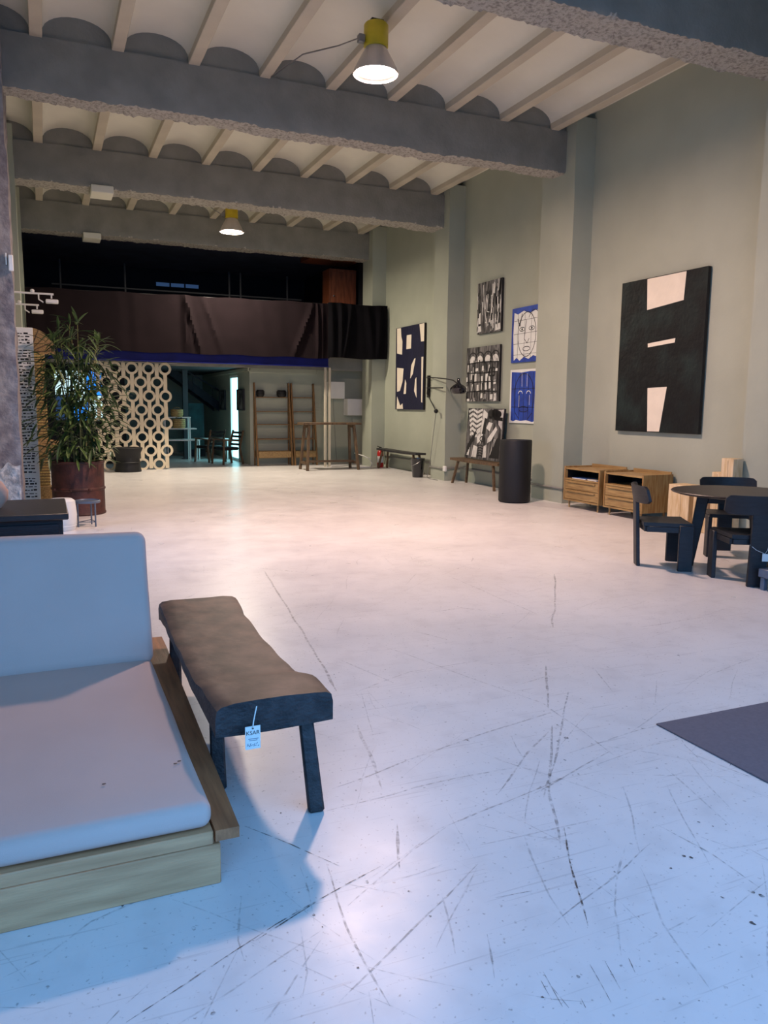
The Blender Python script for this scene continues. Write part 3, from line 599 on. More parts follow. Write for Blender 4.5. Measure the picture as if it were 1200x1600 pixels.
canvas('charcoal_painting', 'black and white painting of arches and blocks, middle of three', XW-.004, 12.70, 13.94, 1.625, 2.68, .045, 'inkgrey', [('light_block','inkwhite',Wt), ('dark_line','inkblack',Bl+Fc)])
# leaning face picture
Wt = []; Bl = []
for k in range(6): Wt += line([(.03+.02*k,.93-.095*k),(.15,.99-.095*k),(.28,.92-.095*k),(.42,.98-.09*k)], .05)
Wt += [[(.45,.98),(.58,.9),(.52,.62),(.47,.45),(.43,.3),(.4,.5)], [(.60,.80),(.86,.86),(.88,.9),(.62,.86)], [(.86,.97),(.99,.98),(.97,.6),(.88,.7)], [(.62,.42),(.82,.66),(.86,.6),(.72,.38),(.62,.33)], [(.2,.03),(.34,.03),(.36,.24),(.24,.27)], [(.52,.04),(.62,.05),(.6,.3),(.53,.26)], [(.30,.55),(.40,.60),(.42,.36),(.34,.30)], [(.56,.62),(.62,.74),(.72,.72),(.66,.56)], [(.04,.06),(.12,.05),(.14,.22),(.06,.2)]]
Bl += [arc(.66,.90,.09,.08,0,2*pi), arc(.76,.91,.09,.08,0,2*pi), arc(.86,.89,.08,.07,0,2*pi), [(.60,.80),(.98,.76),(.98,.83),(.60,.85)], [(.70,.05),(.96,.05),(.96,.5),(.86,.42)], [(.45,.5),(.5,.82),(.56,.8),(.55,.5)]]
Bl += line(arc(.48,.40,.07,.05,0,2*pi), .02)
for v in (.06,.11,.16,.21,.26): Bl += line([(.36,v),(.44,v+.02),(.52,v)], .02)
for k in range(8): Bl += line([(.02+.03*k,.02+.05*k),(.08+.03*k,.3+.04*k)], .02)
for k in range(6): Wt += line([(.72+.035*k,.1),(.80+.03*k,.42)], .008)
canvas('charcoal_painting', 'black and white face painting leaning on a bench', 7.735, 12.35, 13.68, .512, 1.49, .04, 'inkgrey', [('light_stroke','inkwhite',Wt), ('dark_stroke','inkblack',Bl)], None, radians(4))
# blue paintings, unframed sheets
rn = random.Random(8)
brd = [[(.10,.04),(.2,.09),(.3,.03),(.45,.10),(.6,.05),(.75,.11),(.98,.06),(.98,.88),(.8,.91),(.6,.87),(.4,.93),(.2,.88),(.08,.92),(.06,.5)]]
Fc = line(arc(.52,.50,.30,.40,0,2*pi,26), .014)+line(arc(.75,.66,.2,.26,-.5,2.6), .012)+line([(.2,.8),(.28,.66),(.35,.88)], .02)+line([(.5,.76),(.44,.42),(.54,.34),(.6,.42)], .012)
Fc += line(arc(.36,.60,.09,.035,0,2*pi), .012)+line(arc(.68,.60,.09,.035,0,2*pi), .012)+line(arc(.52,.24,.12,.04,0,2*pi), .012)+[arc(.36,.60,.025,.02,0,2*pi), arc(.68,.60,.025,.02,0,2*pi)]
for u in (.22,.44,.66,.86): Fc += line([(u,.06),(u+.01,.9)], .006)
for v in (.14,.34,.52,.76): Fc += line([(.08,v),(.96,v+.01)], .006)
canvas('blue_painting', 'white face drawing with a bright blue border', XW-.004, 11.40, 12.34, 2.315, 3.277, .025, 'blue', [('white_ground','paper',brd), ('face_line','inkblack',Fc)], 'blue')
bl = [[(.06,.05),(.15,.03),(.25,.06),(.4,.04),(.6,.06),(.8,.03),(.97,.06),(.97,.95),(.7,.96),(.4,.94),(.05,.96)]]
Fc = line(arc(.5,.5,.34,.42,0,pi,20), .02)+line([(.16,.5),(.2,.2),(.35,.08)], .016)+line([(.84,.5),(.8,.2),(.65,.08)], .016)+line(arc(.5,.26,.16,.05,0,2*pi), .016)
for u in (.2,.35,.5,.65,.8): Fc += line([(u,.06),(u,.94)], .012)
for v in (.3,.64): Fc += line([(.06,v),(.96,v)], .012)
Ln = line(arc(.38,.55,.07,.05,0,pi), .014)+line(arc(.66,.55,.07,.05,0,pi), .014)+line([(.42,.92),(.43,.68)], .008)+line([(.6,.92),(.6,.68)], .008)+line([(.34,.52),(.34,.3)], .008)+line([(.7,.52),(.7,.34)], .008)
canvas('blue_painting', 'deep blue face painting with a white border', XW-.004, 11.42, 12.34, 1.235, 2.19, .025, 'paper', [('blue_ground','blue',bl), ('face_line','deepblue',Fc), ('light_line','paper',Ln)], 'paper')

# ================================================================== SMALL BENCHES ON THE RIGHT
def plank_bench(label, x, y0, y1, h, d, mt):
    t = thing('plank_bench', label, 'bench', (x, (y0+y1)/2, 0)); L = (y1-y0)/2
    def f(u, v): y = -L+2*L*u; return (-d/2+d*v+.01*noise.noise((u*3, v, x)), y, h-.012*sin(pi*u)+.006*noise.noise((u*6, v*2, 1)))
    MB().sheet(f, 16, 4, -.045, (0,0,1)).build('seat_plank', K[mt], t)
    for sy in (-1, 1):
        for sx in (-1, 1): MB().bar((sx*(d/2-.01), sy*(L-.10), 0), (sx*(d/2-.06), sy*(L-.24), h-.05), .045, .045, (0,1,0), .005).build('leg', K['brownwood'], t)
    return t
plank_bench('dark wooden bench under the navy painting', 7.64, 15.55, 17.78, .49, .26, 'benchside')
plank_bench('wooden bench carrying the leaning face painting', 7.61, 12.02, 13.82, .508, .34, 'brownwood')
fe = thing('fire_extinguisher', 'red fire extinguisher beside the far bench end', 'extinguisher', (7.68, 17.93, 0))
MB().lathe([(.0,0),(.075,.0),(.08,.02),(.08,.36),(.06,.41),(.025,.44),(.02,.47)], n=18, cap=False).build('cylinder', K['red'], fe)
MB().box(-.03,.03,-.02,.02,.465,.50,.004).bar((0,0,.50),(-.10,-.05,.53),.025,.012).build('valve', K['black'], fe)
MB().tube([(.02,-.02,.48),(.08,-.09,.42),(.09,-.10,.2),(.08,-.09,.08)], .012, 6).build('hose', K['black'], fe)
MB().lathe([(.0812,.12),(.0812,.28)], n=18, cap=False).build('label_band', K['paper'], fe)
bu = thing('bucket', 'glossy black bucket next to the pillar', 'bucket', (7.36, 15.12, 0))
MB().lathe([(.0,0),(.11,0),(.118,.01),(.15,.37),(.155,.38),(.155,.41),(.148,.412),(.143,.38),(.11,.02),(0,.02)], n=24, cap=False).build('pail', K['glossblack'], bu)
MB().tube([(.0,.156*cos(a),.36-.10*sin(a)) if False else (-.158*sin(a)-.004, .156*cos(a), .37-.12*sin(a)) for a in [pi*k/10 for k in range(11)]], .004, 5).build('handle', K['chrome'], bu)
# conduit along the foot of the right wall
path = [(XW-.02,7.0,.26),(XW-.02,10.16,.26),(XR-.02,10.16,.24),(XR-.02,11.06,.24),(XW-.02,11.07,.265),(XW-.02,14.18,.27),(XR-.02,14.18,.25),(XR-.02,14.88,.25),(XW-.02,14.89,.27),(XW-.02,18.12,.27)]
cn = thing('wall_conduit', 'grey pipe running low along the right wall', 'pipe', (0,0,0))
MB().tube(path, .018, 8).build('pipe_run', K['beam'], cn)
MB().box(XR-.05,XR-.001,14.10,14.21,.20,.31,.01).build('junction_box', K['white'], cn)

# ================================================================== TWO-ARMED WALL LAMP
wlmp = thing('wall_lamp', 'black swing-arm wall lamp between the paintings', 'wall lamp', (7.86, 15.66, 0))
def wp(*P): return [(x-7.86, y-15.66, z) for x, y, z in P]
MB().box(-.03,.025,-.03,.03,1.72,2.20,.004).build('wall_plate', K['black'], wlmp)
MB().tube(wp((7.84,15.66,2.15),(7.6,15.239,2.135),(7.44,14.57,2.112),(7.33,13.85,2.063),(7.24,13.39,2.023),(7.205,13.13,1.95)), .012, 6).build('upper_arm', K['black'], wlmp)
MB().tube(wp((7.84,15.66,1.92),(7.6,15.23,1.917),(7.40,14.11,1.893)), .011, 6).build('lower_arm', K['black'], wlmp)
MB().tube(wp((7.84,15.66,2.0),(7.6,15.226,1.794),(7.44,14.467,1.43)), .012, 6).ball((7.44-7.86,14.467-15.66,1.425), .045).build('strut', K['black'], wlmp)
mb = MB(); mb.lathe([(.022,.19),(.03,.12),(.055,.085),(.11,.055),(.160,.0),(.15,-.06),(.12,-.095),(.11,-.09),(.14,-.04),(.14,-.0)], (7.20-7.86,13.1-15.66,1.86), 24, False); mb.build('shade', K['glossblack'], wlmp)
MB().tube(wp((7.44,14.467,1.40),(7.45,14.6,.9),(7.47,14.75,.4),(7.46,14.87,.02),(7.40,14.6,.008),(7.42,14.3,.008)), .006, 5).build('cable', K['chrome'], wlmp)

# ================================================================== MEZZANINE FRONT
rc = random.Random(11)
def curtain(name, label, x0, x1, ztop, zbot, y, folds, mt, amp):
    t = thing(name, label, 'curtain', (0, y, 0))
    def f(u, v):
        x = x0+(x1-x0)*u; z = zbot+(ztop(u)-zbot)*v
        d = 0
        for c, w, a, sl in folds: d -= a*math.exp(-((x-c-sl*(1-v))/w)**2)*(.35+.65*(1-abs(2*v-1)**3))
        d += amp*sin(x*9+1.5*noise.noise((x, v*.5, 0))*4)*.5+amp*.8*noise.noise((x*2.2, v*1.1, 7))
        return (x, d, z+.012*sin(x*5))
    MB().sheet(f, 150, 14, .012, (0,1,0)).build('cloth', K[mt], t)
    MB().cyl((x0, .03, ztop(0)-.02), (x1, .03, ztop(1)-.02), .02, n=8).build('rod', K['black'], t)
    return t
curtain('valance_curtain', 'long brown-black cloth stretched across the mezzanine front', -.25, 6.36, lambda u: 3.87+.06*u, 2.64, 18.02, [(2.95,.05,.10,.35),(2.95,.06,.08,.02),(3.05,.05,.07,.02),(3.35,.06,.06,.45),(5.95,.05,.10,-.5),(6.05,.03,.09,0),(6.2,.03,.07,0)], 'curtain', .012)
curtain('valance_curtain', 'black gathered curtain hanging at the right of the mezzanine', 6.30, 7.84, lambda u: 3.94, 2.655, 17.95, [(6.42+.27*k+rc.gauss(0,.05), .05+.05*rc.random(), .07+.05*rc.random(), rc.gauss(0,.16)) for k in range(6)], 'curtain_b', .02)
nb = thing('steel_beam', 'navy blue steel beam under the brown curtain', 'beam', (0, 18.10, 2.455))
MB().box(-.5, 6.36, 0, .012, 0, .2).build('web', K['navy'], nb, smooth=False)
MB().box(-.5, 6.36, -.05, .09, -.014, -.001).build('lower_flange', K['navy'], nb, smooth=False)
MB().box(-.5, 6.36, -.05, .09, .201, .214).build('upper_flange', K['navy'], nb, smooth=False)
for (x, lab) in ((6.35,'left of two white posts under the mezzanine'), (6.46,'right of two white posts under the mezzanine')):
    p = thing('steel_post', lab, 'post', (x, 18.30, 0), 0, 'white posts under the mezzanine')
    MB().box(-.028,.028,-.03,.03,.01,2.44,.004).build('shaft', K['joist'], p); MB().box(-.045,.045,-.05,.05,0,.01).build('foot_plate', K['white'], p)
wr_ = thing('wardrobe', 'chestnut wooden wardrobe standing on the mezzanine', 'wardrobe', (7.40, 20.1, 2.625))
MB().box(-.40,.36,-.25,.30,.0,2.45,.006).build('carcass', K['brownpanel'], wr_)
d = MB().box(-.36,.34,-.275,-.252,.06,2.38,.006).build('door', K['brownpanel'], wr_); MB().ball((-.29,-.29,1.75), .025).build('knob', K['chrome'], d)
tag(MB().box(6.45,7.80,19.2,20.6,5.28,5.40,.005).build('wood_canopy', K['brownpanel']), 'chestnut wood panel under the mezzanine ceiling', 'panel')
mr = thing('mezzanine_railing', 'thin dark railing behind the curtain', 'railing', (0, 21.0, 2.625))
for x in (.5, 2.0, 4.62, 4.92, 6.2): MB().cyl((x,0,0), (x,0,2.35), .025, n=8).build('post', K['soffit'], mr)
MB().cyl((.3,0,1.75), (6.6,0,1.75), .02, n=8).build('rail', K['soffit'], mr)

# ================================================================== LATTICE SCREEN hung from the blue beam
sx0, sy = 1.13, 18.75
scn = thing('lattice_screen', 'cream lattice screen of linked rings beside the bamboo', 'screen', (sx0, sy, 0))
t = bmesh.new(); n = 24; TH = .03
rm = MB(); ro, ri = .142, .088
rings = []
for r_, y_ in ((ro, -TH/2), (ri, -TH/2), (ri, TH/2), (ro, TH/2)): rings.append([rm.bm.verts.new((r_*cos(2*pi*k/n), y_, r_*sin(2*pi*k/n))) for k in range(n)])
for i in range(4):
    a, b = rings[i], rings[(i+1) % 4]
    for k in range(n): rm.bm.faces.new((a[k], a[(k+1) % n], b[(k+1) % n], b[k]))
ring = rm.mesh('ring', K['screen']); t.free()
dz, dx = .3125, .366
blen = 2*dz-2*ro+.02
barm = MB().box(-.043,.043,-TH/2+.002,TH/2-.002,0,blen,.003).mesh('bar', K['screen'], False)
stub = MB().box(-.043,.043,-TH/2+.002,TH/2-.002,0,dz-ro+.13,.003).mesh('bar_end', K['screen'], False)
for r in range(8):
    for c in range(5):
        x = dx*(c-.5 if r % 2 else c)+.005; z = 2.315-r*dz
        if x < -.1: continue
        put('ring', ring, scn, loc=(x, 0, z))
        if r < 6: put('bar', barm, scn, loc=(x, 0, z-2*dz+ro-.01))
        if r == 1: put('bar_end', stub, scn, loc=(x, 0, z+ro-.01))
        if r == 6: put('bar_end', stub, scn, loc=(x, 0, z-ro+.01-(dz-ro+.13)+.02))
bpy.data.objects.new
MB().cyl((-1.0,0,2.452), (1.75,0,2.452), .012, n=8).build('hanging_rod', K['chrome'], scn)
for x in (.05,.55,1.08,1.5): MB().cyl((x,0,2.452), (x+.01,-.52,2.66), .005, n=5).build('hanging_wire', K['white'], scn)

# ================================================================== POTS
pt = thing('planter_pot', 'black drum-shaped planter in front of the lattice screen', 'pot', (1.68, 18.32, 0))
MB().lathe([(.0,0),(.285,0),(.29,.02),(.27,.12),(.255,.28),(.28,.42),(.32,.50),(.325,.53),(.30,.545),(.27,.53),(.25,.47),(.0,.46)], n=32, cap=False).build('shell', K['black'], pt)
MB().lathe([(.272,.20),(.285,.215),(.272,.23)], n=32, cap=False).build('rib', K['black'], pt)

# ================================================================== BAMBOO IN A RUSTY BARREL
bx, by_ = .39, 11.46
br = thing('oil_barrel', 'rusty brown oil barrel used as a plant pot', 'barrel', (bx, by_, 0))
MB().lathe([(.0,.012),(.325,.012),(.345,.0),(.352,.018),(.34,.035),(.34,.33),(.352,.345),(.352,.36),(.34,.375),(.34,.69),(.352,.705),(.352,.725),(.335,.73),(.325,.71),(.325,.64),(0,.64)], n=40, cap=False).build('drum', K['rust'], br)
MB().lathe([(0,.665),(.30,.67),(.324,.655)], n=24, cap=False).build('soil', K['soil'], br)
for a in (-2.6,-1.9,-1.2): MB().ball((.355*cos(a), .355*sin(a), .352), .022, n=8).build('bolt', K['rust'], br)
bp = thing('bamboo_plant', 'leafy green bamboo growing out of the rusty barrel', 'plant', (bx, by_, .66))
rb = random.Random(21)
def leaf_mesh(nm, L, w, m):
    mb = MB(); N_ = 5; rows = []
    for i in range(N_+1):
        u = i/N_; ww = w*(sin(pi*min(1, u*.93+.07))**.75)*(1-.25*u); y = L*u; z = -.24*L*u*u
        rows.append([mb.bm.verts.new((-ww/2, y, z+.12*ww)), mb.bm.verts.new((0, y, z-.1*ww)), mb.bm.verts.new((ww/2, y, z+.12*ww))])
    for a, b in zip(rows, rows[1:]):
        for k in range(2): mb.bm.faces.new((a[k], a[k+1], b[k+1], b[k]))
    return mb.mesh(nm, m)
LM = [leaf_mesh('leaf', .24, .044, K['leaf']), leaf_mesh('leaf', .20, .038, K['leaf2']), leaf_mesh('leaf', .28, .046, K['leaf2'])]
spots = []
canes = []
for k in range(13):
    a = rb.random()*2*pi; r0 = .05+.2*rb.random(); H = (1.0+.95*rb.random()) if k > 2 else (1.75, 1.95, 1.62)[k]
    lean = .10+.36*rb.random(); a2 = a+rb.gauss(0, .5)
    if k == 0: a2, lean = 2.6, .12
    if k == 1: a2, lean = .3, .10
    pts = [(r0*cos(a)+lean*cos(a2)*(s/7)**1.6, r0*sin(a)*.8+lean*.7*sin(a2)*(s/7)**1.6, H*s/7) for s in range(8)]
    MB().tube(pts, [.011*(1-.6*s/7) for s in range(8)], 6).build('cane', K['cane'], bp); canes.append(pts)
    for q in range(7): spots.append((Vector(pts[7])-Vector((0,0,.06*q*rb.random())), rb.random()*6.28, rb.uniform(-.2,1.2), rb.choice((0,1,2)), rb.uniform(.8,1.2)))
    for j in range(46):
        u = .10+.90*rb.random()**.8; i = min(6, int(u*7)); f = u*7-i
        p = Vector(pts[i]).lerp(Vector(pts[i+1]), f); az = rb.random()*2*pi; out = .05+.28*rb.random()*(1.15-.6*u)
        p = p+Vector((cos(az)*out, sin(az)*out*.8, .04*rb.random()-.05*out)); spots.append((p, az+rb.gauss(0, .5), rb.uniform(-.9, .6), rb.choice((0,0,1,2)), rb.uniform(.8, 1.2)))
for ang, H in ((3.0, 1.15), (.1, 1.05), (3.3, .75), (-.2, .72), (2.7,1.5), (.4,1.4), (-1.2,.9), (-2.0,.75)):
    for j in range(14):
        d = .15+.42*rb.random(); p = Vector((cos(ang)*d, sin(ang)*d*.7, H+rb.gauss(0, .14)-.25*d))
        spots.append((p, ang+rb.gauss(0, .7), rb.uniform(-.9, .2), rb.choice((0,1,2)), rb.uniform(.8, 1.2)))
for j in range(230):
    a = rb.random()*2*pi; d = .06+.46*rb.random()**.8; H = .06+1.35*rb.random()**1.3
    spots.append((Vector((cos(a)*d, sin(a)*d*.8, H)), a+rb.gauss(0,.8), rb.uniform(-.7,.7), rb.choice((0,0,1,2)), rb.uniform(.8,1.2)))
rb.shuffle(spots)
spots.sort(key=lambda s: s[0].y + .0)
rest = MB()
for i, (p, az, pitch, kind, s) in enumerate(spots):
    if i < 300:
        o = put('leaf', LM[kind], bp, loc=p, rot=(pitch, 0, az-pi/2)); o.scale = (s, s, s)
    else:
        M = Matrix.Translation(p) @ Matrix.Rotation(az-pi/2, 4, 'Z') @ Matrix.Rotation(pitch, 4, 'X') @ Matrix.Scale(s, 4)
        me = LM[kind].copy(); me.transform(M); rest.bm.from_mesh(me); bpy.data.meshes.remove(me)
o = rest.build('inner_foliage', K['leaf2'], bp); o['kind'] = 'stuff'

# ================================================================== LEFT EDGE
sb = thing('black_sideboard', 'black panelled sideboard behind the sofa', 'sideboard', (-.5, 5.0, 0))
MB().box(-.9,.60,-.37,.40,.86,.895,.005).build('top', K['blackwood_top'], sb)
MB().box(-.86,.57,-.32,.36,.06,.858,.004).build('carcass', K['blackwood'], sb)
for x0, x1 in ((-.83,-.38),(-.36,.09),(.11,.55)):
    for z0, z1 in ((.64,.835),(.10,.62)): MB().box(x0, x1, -.338, -.321, z0, z1, .004).build('drawer_front', K['blackwood'], sb)
for x in (-.8,.5):
    for y in (-.27,.3): MB().box(x-.03, x+.03, y-.03, y+.03, 0, .06).build('foot', K['blackwood'], sb)
va = thing('clay_vase', 'peach clay vase cut off by the left edge', 'vase', (-.30, 5.0, .896))
MB().lathe([(0,0),(.05,0),(.085,.05),(.09,.10),(.06,.15),(.035,.165),(.04,.18),(.03,.178),(.025,.165),(.0,.12)], n=20, cap=False).build('body', K['terracotta'], va)
ws_ = thing('ceramic_stool', 'white ceramic drum stool between sideboard and blue table', 'stool', (.14, 9.98, 0))
MB().lathe([(0,0),(.14,0),(.155,.02),(.17,.18),(.155,.35),(.12,.378),(0,.382)], n=28, cap=False).build('body', K['white'], ws_)
MB().lathe([(.157,.05),(.163,.055),(.163,.07)], n=28, cap=False).build('rim', K['white'], ws_)
bt = thing('side_table', 'small blue-grey metal side table in front of the barrel', 'table', (.44, 10.22, 0))
MB().lathe([(0,.29),(.15,.29),(.155,.295),(.155,.318),(.145,.322),(.14,.312),(0,.312)], n=28, cap=False).build('tray_top', K['steelblue'], bt)
for a in (-.9,-2.6,1.2): MB().cyl((.135*cos(a), .135*sin(a), 0), (.135*cos(a), .135*sin(a), .29), .010, n=8).build('leg', K['steelblue'], bt)
MB().tube([(.135*cos(a), .135*sin(a), .06) for a in (-.9,-2.6,1.2,-.9)], .006, 5).build('stretcher', K['steelblue'], bt)
pn = thing('script_panel', 'tall white standing panel covered in black script', 'panel', (-.18, 12.0, 0))
MB().box(-.30,.085,-.02,.02,.0,2.53,.004).build('board', K['paper'], pn)
mb = MB(); rs = random.Random(4); z = 2.44
while z > .15:
    if rs.random() < .06: z -= .05
    x = -.26
    while x < .03:
        w = rs.uniform(.02,.06); mb.box(x, min(.04, x+w), -.0222, -.0205, z, z+rs.uniform(.008,.026)); x += w+rs.uniform(.006,.02)
    z -= rs.uniform(.036,.05)
mb.build('script', K['inkblack'], pn, smooth=False)['kind'] = 'stuff'
rt = thing('rattan_totem', 'tall woven rattan totem with a fan-shaped head', 'decoration', (-.10, 13.0, 0))
def fan(mb, cx, z0, r, a0, a1, y, n=14):
    mb.prism([(cx, z0)]+[(cx+r*cos(a0+(a1-a0)*k/n), z0+r*sin(a0+(a1-a0)*k/n)) for k in range(n+1)], lambda x, z, t: (x, t, z), y, y+.05)
mb = MB(); fan(mb, -.06, 2.26, .36, -.1, pi+.1, 0); mb.build('fan_head', K['rattan'], rt)
for k in range(9):
    a = .1+k*.36; MB().cyl((-.06+.05*cos(a), -.008, 2.26+.05*sin(a)), (-.06+.355*cos(a), -.008, 2.26+.355*sin(a)), .008, n=5).build('fan_rib', K['brownwood'], rt)
MB().box(-.10,.145,0,.06,.25,2.25,.01).build('woven_column', K['basket'], rt)
for k in range(44): MB().box(-.104,.149,-.010,.0,.30+k*.043,.312+k*.043).build('weave_band', K['brownwood'], rt, smooth=False)
mb = MB(); fan(mb, .05, .98, .26, -pi*.75, -.2, -.06); mb.build('fan_skirt', K['rattan'], rt)
MB().box(-.14,.16,-.08,.12,0,.25,.01).build('base', K['rattan'], rt)
dc = thing('folding_chair', 'dark little chair half hidden behind the barrel', 'chair', (.02, 13.9, 0))
for s in (-.16,.16): MB().tube([(s,-.18,0),(s,-.05,.22),(s,.18,.46)], .015, 6).tube([(s,.18,0),(s,.05,.22),(s,-.16,.44)], .015, 6).build('leg_frame', K['blackwood'], dc)
MB().box(-.18,.18,-.2,.18,.45,.475,.005).build('seat', K['blackwood'], dc); MB().box(-.18,.18,.18,.2,.55,.8,.005).build('backrest', K['blackwood'], dc)
for (y, x1, z, lab) in ((12.5,.20,3.06,'nearer white floodlight on a rod from the left wall'), (13.6,-.0,3.02,'further white floodlight on a rod from the left wall')):
    t = thing('rod_floodlight', lab, 'spotlight', (XLW, y, z), 0, 'rod floodlights on the left wall'); x1 -= XLW
    MB().cyl((0,0,0), (x1,0,.0), .014, n=8).box(0,.02,-.04,.04,-.05,.05).build('rod', K['white'], t)
    MB().tube([(x1-.2,0,0),(x1-.2,0,-.08),(x1-.14,0,-.12)], .010, 6).cyl((x1-.03,0,0),(x1-.03,0,-.06), .012, n=6).build('bracket', K['white'], t)
    MB().box(x1-.11,x1+.06,-.05,.05,-.13,-.075,.010).build('lamp_head', K['white'], t); MB().ball((x1-.28,0,.03), .03, n=8).build('clamp', K['white'], t)
si = thing('alarm_box', 'small white box high on the left pilaster corner', 'alarm box', (-.27, 10.19, 3.0))
MB().box(-.03,.022,-.05,-.004,0,.18,.008).build('cover', K['white'], si); MB().box(-.06,-.045,-.03,.0,.07,.20,.003).build('cable_clip', K['white'], si)

# ================================================================== PARTITION FRONT: shelves, trestle table, boxes
def ladder_shelf(label, x0, x1):
    t = thing('ladder_shelf', label, 'shelf', ((x0+x1)/2, 19.44, 0), 0, 'ladder shelves on the partition'); w = (x1-x0)/2; Z = 2.07
    for s in (-1, 1):
        MB().bar((s*(w-.02), -.36, 0), (s*(w-.02), -.03, Z), .04, .07, (0,1,0), .003).build('rail', K['teak'], t)
        MB().bar((s*(w-.02), -.04, 0), (s*(w-.02), -.025, Z-.15), .035, .03, (0,1,0), .003).build('rear_rail', K['teak'], t)
    for z in (1.70,1.345,1.02,.655):
        d = .36-.33*z/Z; MB().box(-w+.045, w-.045, -d-.01, -.012, z, z+.022, .003).build('shelf_board', K['teak'], t)
    dr = MB().box(-w+.045, w-.045, -.345, -.012, .20, .365, .004).build('drawer_box', K['oak_v'], t)
    MB().box(-w+.05, w-.05, -.352, -.346, .21, .355, .003).build('drawer_front', K['oak'], dr)
    return t
ladder_shelf('wide wooden ladder shelf holding two dark baskets', 4.83, 5.76)
ladder_shelf('narrow empty wooden ladder shelf beside the white posts', 5.79, 6.42)
for (x, w, lab) in ((5.00,.20,'dark round basket on the left of the top shelf'), (5.55,.24,'dark round basket on the right of the top shelf')):
    t = thing('dark_basket', lab, 'basket', (x, 19.37, 1.7225), 0, 'dark baskets on the ladder shelf')
    MB().lathe([(0,0),(w*.36,0),(w*.5,.05),(w*.52,.11),(w*.42,.17),(w*.38,.17),(w*.46,.11),(w*.3,.02),(0,.02)], n=18, cap=False).build('bowl', K['black'], t)
    for k in range(3): MB().lathe([(w*.515,.05+k*.035),(w*.535,.06+k*.035),(w*.515,.07+k*.035)], n=18, cap=False).build('weave_rib', K['black'], t)
tr = thing('trestle_table', 'tall slim wooden trestle table in front of the shelves', 'table', (6.22, 17.62, 0))
MB().box(-.72,.72,-.26,.26,1.07,1.12,.006).build('tabletop', K['brownwood'], tr)
for sx in (-1, 1):
    for sy in (-1, 1): MB().bar((sx*.64, sy*.28, 0), (sx*.56, sy*.16, 1.07), .06, .06, (0,1,0), .005).build('leg', K['brownwood'], tr)
    MB().bar((sx*.625,-.25,.17),(sx*.625,.25,.17),.045,.06).bar((sx*.565,-.17,1.03),(sx*.565,.17,1.03),.05,.06).build('cross_rail', K['brownwood'], tr)
MB().bar((-.62,0,.20),(.62,0,.20),.05,.05).build('stretcher', K['brownwood'], tr)
for (x0, x1, z0, z1, lab) in ((6.74,7.18,1.70,2.13,'upper white wall box beside the posts'), (7.26,7.72,1.27,1.70,'lower white wall box beside the pillar')):
    t = thing('wall_box', lab, 'wall box', ((x0+x1)/2, 19.44, z0), 0, 'white wall boxes on the partition'); w = (x1-x0)/2; h = z1-z0
    MB().box(-w,w,-.28,0,0,.02).box(-w,w,-.28,0,h-.02,h).box(-w,-w+.02,-.28,0,.02,h-.02).box(w-.02,w,-.28,0,.02,h-.02).build('case', K['white'], t, smooth=False)
    MB().box(-w+.004,w-.004,-.30,-.282,.004,h-.004,.003).build('door', K['white'], t)
    MB().tube([(0,-.02,0),(.02,-.02,-.4),(.10,-.02,-z0+.05)], .006, 5).build('cable', K['beam'], t)
ec = tag(MB().tube([(7.25,18.6,.32),(7.30,18.12,.28),(7.42,18.05,.22),(7.46,17.95,.10),(7.40,17.9,.012),(7.25,17.85,.012),(7.05,17.95,.012),(6.9,18.1,.012)], .012, 6).build('loose_cable', K['white']), 'white loose cable on the floor at the far pillar', 'cable')

# ================================================================== BACK ROOM
po = thing('steel_column', 'dark steel column in the back room', 'column', (3.62, 22.3, 0))
MB().box(-.07,.07,-.07,.07,.012,2.468,.004).build('shaft', K['soffit'], po); MB().box(-.12,.12,-.12,.12,0,.012).build('foot_plate', K['soffit'], po)
st = thing('staircase', 'dark open staircase descending to the right', 'staircase', (0, 23.6, 0))
for y in (-.40,.40): MB().bar((3.15, y, 2.62), (6.6, y, -.0+.12), .05, .22, (0,0,1)).build('stringer', K['dark'], st)
for k in range(13):
    x = 3.3+k*.25; z = 2.42-k*.178
    MB().box(x-.05, x+.24, -.37, .37, z, z+.03).build('tread', K['dark'], st, smooth=False)
MB().bar((3.6,-.43,2.95-.35),(6.4,-.43,.95),.03,.04).build('handrail', K['dark'], st)
for k in range(5): x = 4.0+k*.55; MB().cyl((x,-.43,2.42-(x-3.3)*.71), (x,-.43,2.30-(x-3.6)*.59+.28), .012, n=6).build('baluster', K['dark'], st)
wt = thing('tiered_stand', 'white tiered display stand in the back room', 'display stand', (3.35, 21.5, 0))
for x0, x1, y0, z in ((-.42,.27,-.05,1.15), (-.42,.40,-.18,.85), (-.42,.42,-.3,.55)): MB().box(x0, x1, y0, .3, z, z+.03, .003).build('shelf_board', K['white'], wt)
for x in (-.40,.25):
    for y in (.0,.27): MB().box(x-.015, x+.015, y-.015, y+.015, 0, 1.15).build('leg', K['white'], wt, smooth=False)
for x in (-.38,.36): MB().box(x-.012, x+.012, -.28, -.26, 0, .55).build('leg', K['white'], wt, smooth=False)
lb = thing('low_table', 'low white table in the back room right of the column', 'table', (4.28, 21.95, 0))
MB().box(-.42,.42,-.2,.2,.55,.585,.003).build('tabletop', K['white'], lb)
for x in (-.39,.39):
    for y in (-.17,.17): MB().box(x-.015, x+.015, y-.015, y+.015, 0, .55).build('leg', K['white'], lb, smooth=False)
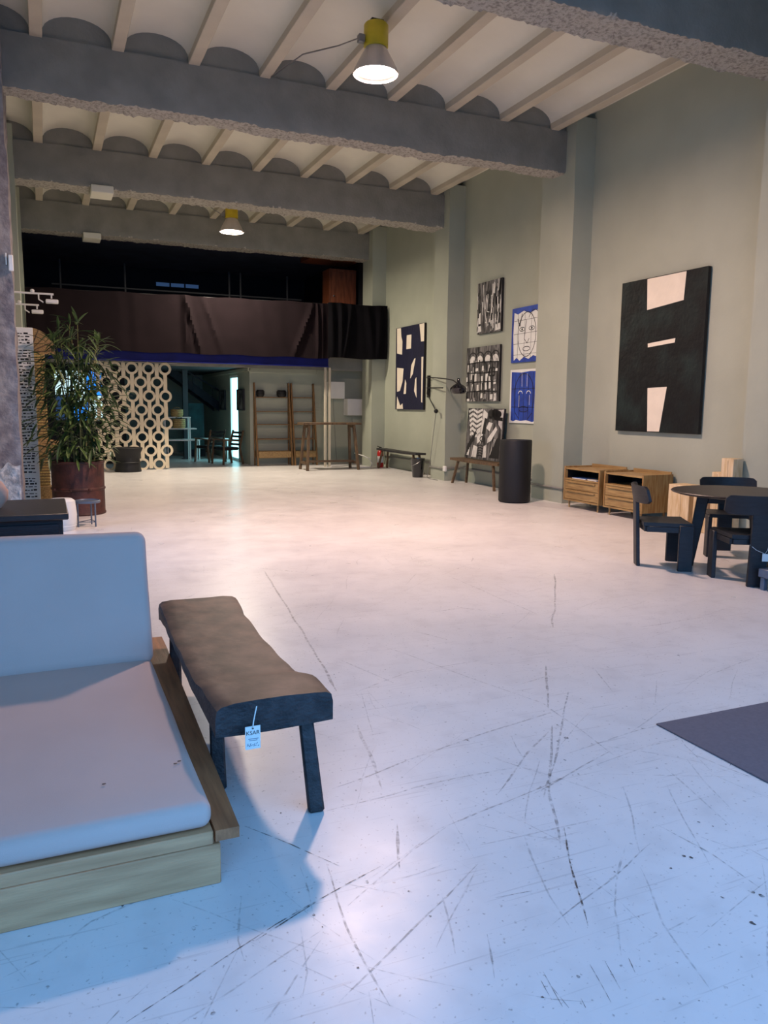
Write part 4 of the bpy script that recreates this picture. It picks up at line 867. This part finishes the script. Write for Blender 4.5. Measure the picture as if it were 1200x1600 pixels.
for (x, y, z, r, h, lab) in ((3.28,21.62,1.181,.17,.20,'woven basket on the top tier'), (3.30,21.40,.881,.17,.24,'larger woven basket on the middle tier')):
    t = thing('woven_basket', lab, 'basket', (x, y, z), 0, 'woven baskets on the tiered stand')
    MB().lathe([(0,0),(r*.85,0),(r,.05),(r*.98,h),(r*.92,h),(r*.92,.05),(0,.02)], n=20, cap=False).build('bowl', K['basket'], t)
    for k in range(4): MB().lathe([(r*.99,.04+k*h*.22),(r*1.03,.05+k*h*.22),(r*.99,.06+k*h*.22)], n=20, cap=False).build('weave_rib', K['rattan'], t)
    MB().tube([(-r*.6*cos(a), 0, h-.01+.07*sin(a)) for a in [pi*k/8 for k in range(9)]], .008, 5).build('handle', K['rattan'], t)
tc_ = thing('teal_canvas', 'dark teal canvas leaning in the back room', 'painting', (4.05, 23.05, 0.0))
MB().box(-.22,.22,0,.03,.22,1.55,.003).build('canvas_face', K['teal'], tc_); MB().box(-.24,.24,.0,.05,0,.218).build('stand', K['dark'], tc_)
for (loc, rz, lab) in (((4.745, 20.33, 1.37), -pi/2, 'dark narrow picture on the partition return'), ((4.745, 22.6, 1.37), -pi/2, 'dark narrow picture beyond the glass door')):
    t = thing('narrow_picture', lab, 'picture', loc, rz)
    for b in ((-.36,-.33,0,.55),(.33,.36,0,.55),(-.33,.33,0,.03),(-.33,.33,.52,.55)): MB().box(b[0], b[1], -.05, 0, b[2], b[3]).build('frame_side', K['black'], t, smooth=False)
    MB().box(-.33,.33,-.035,-.01,.03,.52).build('print', K['inkgrey'], t, smooth=False)
def armchair(label, x, y, rz):
    t = thing('armchair', label, 'armchair', (x, y, 0), rz, 'dark armchairs in the back room')
    for s in (-1, 1):
        MB().bar((s*.28,.26,0),(s*.26,.22,.62),.04,.04,(0,1,0)).build('front_leg', K['brownwood'], t)
        MB().bar((s*.28,-.32,0),(s*.25,-.24,.40),.04,.045,(0,1,0)).bar((s*.25,-.24,.40),(s*.24,-.36,.86),.035,.04,(0,1,0)).build('rear_leg', K['brownwood'], t)
        MB().bar((s*.27,.27,.63),(s*.26,-.27,.60),.055,.03).build('armrest', K['brownwood'], t)
    MB().box(-.25,.25,-.22,.24,.36,.44,.02).build('seat_cushion', K['black'], t)
    for k in range(4): MB().bar((-.23,-.275-.028*k,.50+.10*k),(.23,-.275-.028*k,.50+.10*k),.02,.055,(0,0,1)).build('back_slat', K['blackwood'], t)
    return t
armchair('dark slatted armchair further from us in the back room', 4.0, 20.9, .5)
armchair('dark wooden armchair next to the partition corner', 4.27, 20.05, 1.9)
